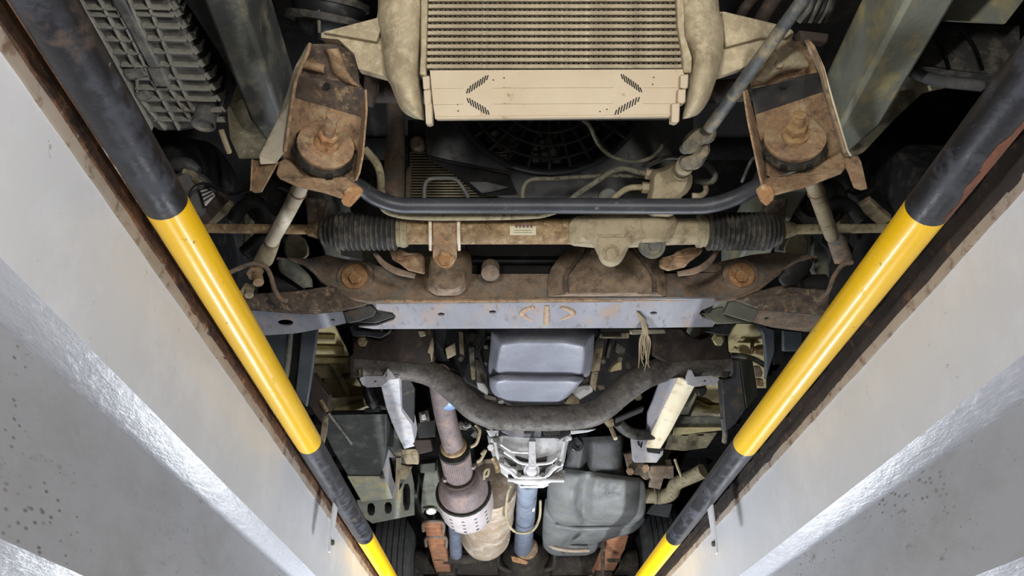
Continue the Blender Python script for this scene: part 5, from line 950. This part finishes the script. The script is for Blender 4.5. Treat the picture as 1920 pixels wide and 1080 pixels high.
mb = MB(); mb.pr(S(b4, [(570, 370), (650, 390), (610, 470), (572, 470)]), .02, d=3.05); part('hanger', mb, m_castal, t, 30, .002)

# ------------------------------------------------------------------ exhaust
t = T('exhaust', 'heat-stained exhaust pipe with perforated shield and dented can', 'exhaust')
e0, e1, e2 = A(*S1(b1, 1225, 560), d=2.50), A(*S1(b1, 1260, 760), d=2.64), A(*S1(b4, 912, 258), d=2.76)
mb = MB(); mb.tube([A(*S1(b1, 1215, 450), d=2.42), e0, e1, e2], [.036, .037, .0385, .0395], 28); part('downpipe', mb, m_exh, t, 60)
ax = (e2 - e1).normalized()
mb = MB(); mb.lathe(e2, ax, [(-.010, .041), (-.004, .048), (.004, .049), (.010, .046)], 30); part('pipe_collar', mb, m_rackt, t)
mb = MB(); pr = [(.004, .053)]
fl0 = A(*S1(b4, 918, 285), d=2.775); fl1 = A(*S1(b4, 945, 440), d=2.90); fax = fl1 - fl0; n = 48
rings = []
for q, r in ((0, .056), (.12, .058), (.2, .0575), (.9, .0565), (1.0, .054)):
    c = fl0 + fax * q; a_, u, v = basis(fax); rings.append([c + (u * math.cos(2 * math.pi * j / (n * 2)) + v * math.sin(2 * math.pi * j / (n * 2))) * (r - (.0022 if j % 2 else 0)) for j in range(n * 2)])
mb = MB(); mb.loft(rings); part('braided_flex', mb, m_exh, t, 0)
mb = MB(); mb.lathe(fl0, fax, [(-.006, .050), (-.004, .0575), (.006, .0595), (.010, .0575)], 40); part('gasket_ring', mb, m_blackmet, t)
mb = MB(); mb.lathe(fl1 - fax.normalized() * .012, fax, [(0, .066), (.002, .068), (.014, .068), (.016, .066)], 30); fl = part('flange', mb, m_blackbr, t)
for dx, dy in ((-85, 25), (92, -55)):
    mb = MB(); mb.hexa(A(*S1(b4, 945 + dx, 450 + dy), d=2.86), -fax, .011, .016); part('flange_bolt', mb, m_exh, fl, 30)
k0 = A(*S1(b4, 958, 465), d=2.93); k1 = A(*S1(b4, 1010, 690), d=3.13); kax = k1 - k0; Lk = kax.length
mb = MB(); mb.lathe(k0, kax, [(0, .070), (.02, .082), (.06, .098), (.10, .102), (Lk * .9, .102), (Lk * 1.0, .085), (Lk * 1.06, .045), (Lk * 1.14, .032)], 44); cv = part('converter', mb, m_exh, t, 60)
# heat shield: perforated half shell under the converter
a_, u, v = basis(kax); dn = (Vector((0, 0, -1)) - a_ * Vector((0, 0, -1)).dot(a_)).normalized(); sd = a_.cross(dn)
mb = MB(); rings = []
for i in range(9):
    q = i / 8; c = k0 + kax * (.34 + .58 * q); rr_ = .112 - .012 * max(0, q - .7) / .3
    an = [math.radians(-112 + 224 * j / 40) for j in range(41)]
    rings.append([c + (dn * math.cos(b) + sd * math.sin(b)) * rr_ for b in an] + [c + (dn * math.cos(b) + sd * math.sin(b)) * (rr_ - .002) for b in reversed(an)])
mb.loft(rings); hsd = part('heat_shield', mb, m_shield, t, 40)
for i in range(4):
    for j in range(5):
        b = math.radians(-52 + 26 * j); c = k0 + kax * (.48 + .10 * i); p = c + (dn * math.cos(b) + sd * math.sin(b)) * .1122
        mb = MB(); mb.box(p, (.005, .012, .0012), (a_, (sd * math.cos(b) - dn * math.sin(b)), (dn * math.cos(b) + sd * math.sin(b)))); part('perforation', mb, m_recess, hsd, 0)
mb = MB(); mb.tube([k0 + kax * .335 + (dn * math.cos(b) + sd * math.sin(b)) * .108 for b in [math.radians(-112 + 224 * j / 16) for j in range(17)]], .006, 8, smooth=False); part('shield_edge', mb, m_recess, hsd)
# can (muffler) behind
q0 = A(*S1(b4, 1145, 500), d=3.12); q1 = A(*S1(b4, 1110, 862), d=3.70); qa = q1 - q0; Lq = qa.length
mb = MB(); mb.lathe(q0, qa, [(.012, .0), (.010, .098), (-.004, .104), (-.006, .110), (.0, .1145), (Lq * .12, .116), (Lq * .5, .1175), (Lq * .86, .1175), (Lq * .94, .108), (Lq * 1.0, .07)], 56); mf = part('can', mb, m_muff, t, 60)
for q, rr_ in ((.52, .1215), (.84, .1205)):
    mb = MB(); mb.lathe(q0 + qa * q, qa, [(-.012, rr_ - .006), (-.010, rr_), (.010, rr_), (.012, rr_ - .006)], 56); part('can_seam', mb, m_muff, mf)
mb = MB(); mb.pr(S(b4, [(1212, 830), (1258, 800), (1266, 850), (1226, 890)]), .03, d=3.52); part('can_tab', mb, m_muff, mf, 30, .003)
mb = MB(); mb.tube([A(*S1(b4, *p), d=2.86) for p in ((1105, 470), (1110, 420), (1135, 400), (1130, 440), (1110, 450))], .005, 8); part('hanger_hook', mb, m_castal, t)
t = T('oil_filter', 'blue oil filter canister tucked behind the tube crossmember', 'oil filter')
c = A(*S1(b1, 1280, 634), d=2.53); mb = MB(); mb.lathe(c, (.0, -.35, -1), [(-.08, .034), (-.01, .036), (.012, .036), (.020, .032), (.022, .022), (.018, .0)], 30); part('canister', mb, m_blue, t)
mb = MB(); mb.lathe(c, (.0, -.35, -1), [(-.11, .04), (-.08, .044)], 20); part('neck', mb, m_blackmet, t)

# ------------------------------------------------------------------ gearbox
t = T('gearbox', 'bright cast aluminium gearbox housing with ribs and drain plug', 'gearbox')
o_big = [(470, 90), (800, 70), (1060, 90), (1025, 180), (1000, 330), (960, 420), (880, 470), (690, 470), (620, 420), (555, 370), (500, 230)]
o_in = [(520, 130), (800, 150), (1000, 150), (985, 230), (960, 330), (900, 400), (850, 440), (710, 440), (650, 400), (590, 330), (535, 220)]
mb = MB(); mb.ploft([(S(b5, o_in), dict(d=2.80)), (S(b5, o_big), dict(d=2.86)), (S(b5, o_big), dict(d=3.3))], 64, 1); g = part('case', mb, m_alu, t, 45, .0)
for pts, r in (([(570, 190), (640, 235), (700, 245), (780, 245)], .005), ([(570, 225), (640, 270), (720, 320), (890, 318), (950, 280)], .006), ([(560, 320), (640, 370), (690, 410), (870, 405), (930, 350), (990, 320)], .008), ([(620, 430), (700, 435), (860, 435), (1000, 435)], .007), ([(530, 170), (560, 290), (600, 350), (660, 360), (690, 400)], .007), ([(1000, 170), (985, 260), (960, 330), (900, 380)], .007)):
    mb = MB(); mb.tube([A(*S1(b5, *p), d=2.785) for p in pts], r, 8); part('rib', mb, m_alu, g)
mb = MB(); mb.bar(A(*S1(b5, 785, 165), d=2.79), A(*S1(b5, 785, 350), d=2.785), .028, .02, FW); part('rib', mb, m_alu, g, 30, .003)
for o in ([(670, 270), (770, 300), (770, 320), (672, 320)], [(795, 295), (885, 275), (880, 318), (795, 320)], [(675, 375), (730, 365), (735, 410), (690, 410)], [(835, 370), (880, 340), (865, 410), (835, 410)], [(620, 395), (660, 405), (665, 430), (625, 428)], [(560, 220), (590, 240), (600, 260), (570, 255)], [(560, 300), (590, 320), (585, 345), (560, 330)], [(920, 315), (945, 310), (930, 330)], [(590, 280), (640, 300), (690, 340), (640, 340)], [(830, 335), (920, 330), (860, 360)]):
    mb = MB(); mb.pr(S(b5, o), .01, d=2.789); part('pocket', mb, m_recess, g, 30)  # raised dark plates paint the shade inside the casting recesses
mb = MB(); mb.lathe(A(*S1(b5, 780, 370), d=2.79), -FW, [(-.01, .032), (.004, .030), (.004, .022), (.010, .019), (.012, .014)], 26); part('drain_plug', mb, m_alu, g)
mb = MB(); mb.pr(S(b5, [(690, 445), (880, 440), (900, 470), (860, 488), (700, 488)]), .06, d=2.86); part('tail_flange', mb, m_alu, g, 30, .004)
for y in (455, 468):
    mb = MB(); mb.pr(S(b5, [(705, y), (825, y - 2), (825, y + 3), (705, y + 5)]), .004, d=2.857); part('slot', mb, m_recess, g, 30)
mb = MB(); mb.pr(S(b5, [(870, 430), (990, 365), (1008, 370), (1005, 438), (960, 440)]), .012, [ell(*S1(b5, 980, 405), 3, 2.4, 12)], d=2.80); mp_ = part('mount_plate', mb, m_aludk, t, 20)
for x, y in ((575, 240), (575, 300), (695, 395), (855, 395), (690, 345), (965, 320), (540, 160)):
    mb = MB(); mb.hexa(A(*S1(b5, x, y), d=2.785), -FW, .011, .008); part('case_bolt', mb, m_aludk, g, 30)
for o, m in (([(470, 95), (560, 95), (555, 135), (500, 140)], m_alu), ([(500, 150), (545, 155), (545, 185), (505, 180)], m_alu), ([(495, 190), (530, 195), (550, 250), (500, 240)], m_castal), ([(1020, 130), (1055, 145), (1050, 165), (960, 180), (980, 150)], m_alu), ([(1040, 100), (1220, 90), (1160, 110), (1050, 125)], m_alu), ([(730, 105), (800, 100), (800, 120), (730, 122)], m_recess), ([(560, 100), (850, 95), (840, 140), (640, 140)], m_bluegrey), ([(850, 100), (980, 100), (980, 125), (870, 135)], m_recess)):
    mb = MB(); mb.pr(S(b5, o), .03, d=2.79 if m is not m_bluegrey else 2.80); part('cast_lug', mb, m, g, 30, .003)
t = T('gearbox_linkage', 'tangle of levers and cable ends between downpipe and gearbox', 'linkage')
for pts, r, m in (([(470, 60), (500, 75), (520, 85)], .009, m_aludk), ([(400, 60), (430, 100), (410, 180), (370, 210)], .006, m_castal), ([(440, 260), (470, 230), (440, 290), (410, 310)], .006, m_castal), ([(290, 40), (340, 70), (370, 55)], .009, m_aludk), ([(370, 130), (400, 90), (330, 40)], .006, m_blackpl), ([(520, 280), (545, 330), (555, 380)], .010, m_rackt)):
    mb = MB(); mb.tube([A(*S1(b5, *p), d=2.72) for p in pts], r, 8); part('lever', mb, m, t)
for x, y, m in ((300, 65, m_castal), (330, 68, m_aludk), (400, 120, m_aludk), (505, 205, m_alu)):
    mb = MB(); mb.hexa(A(*S1(b5, x, y), d=2.74), -FW, .014, .02); part('nut', mb, m, t, 30)
for o, m in (([(690, 45), (750, 30), (765, 100), (700, 110)], m_aludk), ([(705, 60), (735, 50), (745, 90), (712, 95)], m_shield), ([(680, 110), (800, 90), (800, 200), (690, 210)], m_blackmet), ([(640, 220), (770, 215), (780, 290), (700, 310)], m_blackbr)):
    mb = MB(); mb.pr(S(b4, o), .04, d=2.80 if m is not m_shield else 2.79); part('bracket', mb, m, t, 30, .003)
t = T('propeller_shaft', 'blue-grey propeller shaft running back from the gearbox to the axle', 'propeller shaft')
s0 = A(*S1(b5, 752, 470), d=3.05); s1 = A(*S1(b5, 722, 905), d=4.25)
mb = MB(); mb.lathe(s0, s1 - s0, [(-.1, .043), (.02, .0435), ((s1 - s0).length * .5, .0465), ((s1 - s0).length, .052)], 32); ps = part('tube', mb, m_prop, t)
mb = MB(); mb.lathe(s0 + (s1 - s0) * .42, s1 - s0, [(-.004, .045), (-.003, .049), (.003, .049), (.004, .045)], 32); part('balance_ring', mb, m_bar, ps)
mb = MB(); mb.pr(S(b5, [(783, 615), (800, 607), (802, 640), (785, 650)]), .002, d=3.26); part('paint_spot', mb, m_bright, ps, 30)
mb = MB(); mb.lathe(s1, s1 - s0, [(-.02, .053), (.03, .056), (.07, .046), (.13, .05)], 28); yk = part('yoke', mb, m_rust, t)
mb = MB(); mb.pr(S(b5, [(640, 945), (700, 960), (760, 985), (745, 1005), (690, 995), (650, 985)]), .03, d=4.15); part('joint_cap', mb, m_rustor, yk, 30, .004)
hose('breather_cable', 'thin tan cable looping around the propeller shaft', [(*S1(b5, 640, 470), 3.0), (*S1(b5, 620, 520), 3.0), (*S1(b5, 608, 640), 3.05), (*S1(b5, 625, 730), 3.10), (*S1(b5, 670, 780), 3.12), (*S1(b5, 740, 790), 3.12), (*S1(b5, 800, 760), 3.12), (*S1(b5, 835, 680), 3.12), (*S1(b5, 840, 570), 3.1)], .0055, m_hose, 'cable')

# ------------------------------------------------------------------ fuel tank
t = T('fuel_tank', 'grey moulded plastic fuel tank with rounded lobes', 'fuel tank')
def lobes(q, v):
    b = max(0, 1 - abs(2 * q - 1) ** 4) ** .5
    return b * (1 - .85 * math.exp(-((q - .37) / .055) ** 2) * (.35 + .65 * min(1, v * 1.6)))
rows = [((350, 350), (480, 352)), ((300, 365), (730, 400)), ((255, 440), (885, 432)), ((236, 520), (903, 520)), ((232, 600), (905, 610)), ((245, 670), (895, 680)), ((300, 720), (850, 705)), ((360, 745), (780, 735))]
rows = [((345, 350), (870, 420)), ((290, 390), (892, 450)), ((245, 470), (902, 510)), ((234, 560), (905, 590)), ((238, 640), (900, 660)), ((275, 700), (872, 700)), ((345, 742), (800, 738))]
mb = MB(); mb.bulge([(S1(b6, *a), S1(b6, *b)) for a, b in rows], [3.02, 3.05, 3.11, 3.18, 3.26, 3.35, 3.44], [.05, .10, .15, .19, .20, .18, .10], .20, 30, lobes, 5); tk = part('upper_lobe', mb, m_tank, t, 70)
rows = [((225, 560), (905, 560)), ((212, 660), (903, 650)), ((206, 740), (890, 720)), ((205, 800), (810, 790)), ((208, 840), (700, 820)), ((225, 880), (600, 850))]
mb = MB(); mb.bulge([(S1(b6, *a), S1(b6, *b)) for a, b in rows], [3.40, 3.46, 3.54, 3.62, 3.68, 3.74], [.05, .08, .10, .12, .11, .06], .20, 30, lobes, 5); part('lower_lobe', mb, m_tank, t, 70)
rows = [((208, 820), (640, 820)), ((208, 860), (610, 850)), ((222, 895), (575, 900)), ((255, 928), (545, 925)), ((300, 945), (500, 942))]
mb = MB(); mb.bulge([(S1(b6, *a), S1(b6, *b)) for a, b in rows], [3.80, 3.84, 3.90, 3.95, 4.0], [.06, .11, .13, .11, .06], .20, 30, lobes, 5); part('rear_lobe', mb, m_tank, t, 70)
mb = MB(); mb.tube([A(*S1(b6, *p), d=d) for p, d in (((300, 735), 3.44), ((420, 756), 3.42), ((560, 758), 3.42), ((700, 748), 3.42), ((800, 730), 3.43), ((885, 690), 3.46))], .011, 10); part('parting_seam', mb, m_tank, tk, 60)
mb = MB(); mb.tube([A(*S1(b6, *p), d=d) for p, d in (((225, 850), 3.74), ((290, 890), 3.72), ((400, 908), 3.70), ((520, 905), 3.72))], .010, 10); part('parting_seam', mb, m_muff, tk, 60)
rows = [((380, 150), (760, 130)), ((370, 200), (755, 180)), ((370, 270), (752, 260)), ((350, 330), (752, 340)), ((350, 370), (780, 410)), ((400, 420), (870, 430))]
mb = MB(); mb.bulge([(S1(b6, *a), S1(b6, *b)) for a, b in rows], [2.98, 2.98, 3.0, 3.02, 3.05, 3.10], .06, .3, 24, lobes, 4); part('front_shield', mb, m_tankdk, t, 60)
mb = MB(); mb.tube([A(*S1(b6, *p), d=2.92) for p in ((400, 210), (440, 235), (465, 210), (470, 180), (430, 140))], .007, 8); part('shield_clip', mb, m_blackpl, t)
t = T('filler_pipe', 'tan corroded filler pipe bending from the fuel tank toward the guard pipe', 'pipe')
mb = MB(); mb.tube([A(*S1(b6, *p), d=d) for p, d in (((890, 540), 3.16), ((960, 540), 3.14), ((1030, 540), 3.12), ((1080, 515), 3.10), ((1105, 460), 3.08), ((1150, 435), 3.06), ((1220, 405), 3.03), ((1290, 370), 3.0))], [.031, .030, .031, .030, .029, .028, .028, .030], 22); part('pipe', mb, m_hose, t, 60)
for q in (965, 985, 1000):
    mb = MB(); mb.lathe(A(*S1(b6, q, 540), d=3.13), (1, 0, 0), [(-.004, .030), (-.003, .034), (.003, .034), (.004, .030)], 26); part('pipe_ring', mb, m_hose, t)
t = T('shackle_bracket', 'rusty bracket and links between brace foot and fuel tank', 'bracket')
mb = MB(); mb.pr(S(b6, [(760, 260), (830, 240), (900, 320), (940, 370), (940, 420), (900, 435), (860, 400), (790, 390)]), .04, d=2.95); part('plate', mb, m_rustdk, t, 30, .004)
mb = MB(); mb.bar(A(*S1(b6, 930, 375), d=2.96), A(*S1(b6, 1090, 375), d=2.96), .05, .02, FW); part('link', mb, m_brown, t, 30, .003)
mb = MB(); mb.pr(S(b6, [(1040, 300), (1075, 295), (1090, 400), (1060, 430)]), .02, d=2.98); part('upright_link', mb, m_brown, t, 30, .003)
mb = MB(); mb.bar(A(*S1(b6, 990, 380), d=3.02), A(*S1(b6, 960, 480), d=3.05), .05, .02, FW); part('upright_link', mb, m_brown, t, 30, .003)
for x, y in ((795, 370), (900, 345)):
    mb = MB(); mb.hexa(A(*S1(b6, x, y), d=2.945), -FW, .016, .014); part('bolt', mb, m_rust, t, 30)
hose('brake_line', 'thin bent brake line above the filler pipe', [(*S1(b6, 1100, 290), 2.9), (*S1(b6, 1120, 350), 2.9), (*S1(b6, 1145, 410), 2.92)], .006, m_castal)
mb = MB(); mb.pr(S(b6, [(900, 600), (1090, 590), (1060, 690), (900, 660)]), .02, d=3.4); t = T('mud_flap', 'dark mud flap between fuel tank and scuffed guard pipe', 'mud flap'); part('flap', mb, m_darksteel, t, 30, .004)

# ------------------------------------------------------------------ leaf springs, damper, axle
def leafspring(label, hang, o, d0, wpx, n, view, m_h):
    t = T('leaf_spring', label, 'leaf spring', 'pair of rear leaf springs')
    for i in range(n):
        x, y = o[0] + i * (o[2] / n), o[1] + i * (o[3] / n); w_ = wpx * (1 - .02 * i)
        p = A(*S1(view, x, y), d=d0 + i * .035); ww = w_ / view[2] / FPX * (d0 + i * .035)
        mb = MB(); rings = []
        for k in range(9):
            q = k / 8; yy = p.y + q * (1.3 - .08 * i); zz = p.z + .09 * (q * (1 - q)) * -1.2 - (.0 if q > .08 else .012 * (1 - q / .08)); rings.append([Vector((p.x - ww / 2, yy, zz)), Vector((p.x + ww / 2, yy, zz)), Vector((p.x + ww / 2, yy, zz + .012)), Vector((p.x - ww / 2, yy, zz + .012))])
        mb.loft(rings); part('leaf', mb, m_leaf, t, 40, .002)
    return t
t = leafspring('rust-orange leaf spring stack with painted white glint on its eye in front of the dusty rear tyre', True, (782, 720, 30, 190), 3.70, 118, 7, b4, None)
mb = MB(); mb.pr(S(b4, [(735, 390), (800, 390), (825, 500), (835, 690), (800, 660), (740, 655), (712, 690), (705, 640), (715, 500)]), .06, d=[3.30, 3.30, 3.40, 3.62, 3.62, 3.62, 3.62, 3.58, 3.40]); hg = part('hanger', mb, m_green, t, 30, .004)
mb = MB(); mb.pr(S(b4, [(695, 370), (800, 360), (800, 430), (700, 430)]), .08, d=3.26); part('hanger_head', mb, m_green, hg, 30, .006)
mb = MB(); mb.pr(chaikin(S(b4, [(735, 655), (802, 650), (804, 692), (737, 694)]), 1), .02, d=3.57); part('eye_glint', mb, m_bright, t, 30, .006)  # white plate paints a reflection onto the spring eye
for yy, d in ((745, 3.72), (840, 3.86)):
    mb = MB(); mb.tube([A(*S1(b4, 722 + (yy - 745) * .18, yy + 50), d=d + .05), A(*S1(b4, 722 + (yy - 745) * .18, yy), d=d - .02), A(*S1(b4, 782 + (yy - 745) * .18, yy - 12), d=d - .03), A(*S1(b4, 845 + (yy - 745) * .18, yy), d=d - .02), A(*S1(b4, 848 + (yy - 745) * .18, yy + 60), d=d + .05)], .009, 8); part('leaf_clip', mb, m_brown, t)
mb = MB(); mb.pr(S(b4, [(780, 930), (860, 930), (860, 985), (785, 985)]), .08, d=4.1); part('axle_seat', mb, m_axle, t, 30, .006)
t = leafspring('rust-orange leaf spring stack below the lobed fuel tank', False, (712, 800, -20, 100), 3.85, 145, 5, b6, None)
mb = MB(); mb.pr(S(b6, [(600, 850), (630, 830), (625, 1080), (605, 1080)]), .03, d=3.9); part('hanger', mb, m_rustdk, t, 30, .003)
mb = MB(); mb.pr(S(b6, [(640, 920), (740, 920), (735, 990), (645, 990)]), .08, d=4.15); part('axle_seat', mb, m_axle, t, 30, .006)
t = T('shock_absorber', 'blue-grey rear shock absorber between leaf spring and exhaust can', 'shock absorber')
mb = MB(); mb.tube([A(*S1(b4, 920, 700), d=3.75), A(*S1(b4, 928, 940), d=4.1)], .034, 18, smooth=False); part('body', mb, m_prop, t)
mb = MB(); mb.tube([A(*S1(b4, 928, 935), d=4.1), A(*S1(b4, 928, 1010), d=4.25)], .020, 14, smooth=False); mb.lathe(A(*S1(b4, 930, 970), d=4.16), (1, 0, 0), [(-.07, .03), (.12, .03)], 16); part('lower_eye', mb, m_axle, t)
t = T('rear_axle', 'dirt-covered rear axle with differential housing', 'axle')
mb = MB(); mb.tube([Vector((-.52, 4.72, RZ)), Vector((.06, 4.72, RZ)), Vector((.14, 4.72, RZ)), Vector((.22, 4.72, RZ)), Vector((.82, 4.72, RZ))], [.075, .085, .10, .085, .075], 24, smooth=False); part('axle_tube', mb, m_axle, t)
mb = MB(); mb.lathe(Vector((.14, 4.36, RZ - .02)), (0, 1, .02), [(-.05, .055), (0, .07), (.10, .10), (.22, .16), (.36, .18), (.50, .14), (.55, .06)], 36); part('differential', mb, m_axle, t)
mb = MB(); mb.lathe(Vector((.14, 4.29, RZ - .02)), (0, 1, .02), [(0, .05), (.01, .062), (.03, .062), (.04, .05)], 24); part('pinion_flange', mb, m_rust, t)
for x in (-.32, .60):
    mb = MB(); mb.box((x, 4.66, RZ - .07), (.10, .20, .09)); part('spring_pad', mb, m_axle, t, 30, .01)
mb = MB(); mb.tube([A(*S1(b5, 860, 880), d=4.2), A(*S1(b5, 930, 900), d=4.25), A(*S1(b5, 930, 1010), d=4.3), A(*S1(b5, 870, 1040), d=4.3)], .012, 8); part('brake_pipe', mb, m_axle, t)
mb = MB(); mb.tube([A(*S1(b5, 600, 890), d=4.2), A(*S1(b5, 560, 920), d=4.25), A(*S1(b5, 560, 1010), d=4.3), A(*S1(b5, 640, 1050), d=4.3)], .012, 8); part('brake_pipe', mb, m_axle, t)
finish()
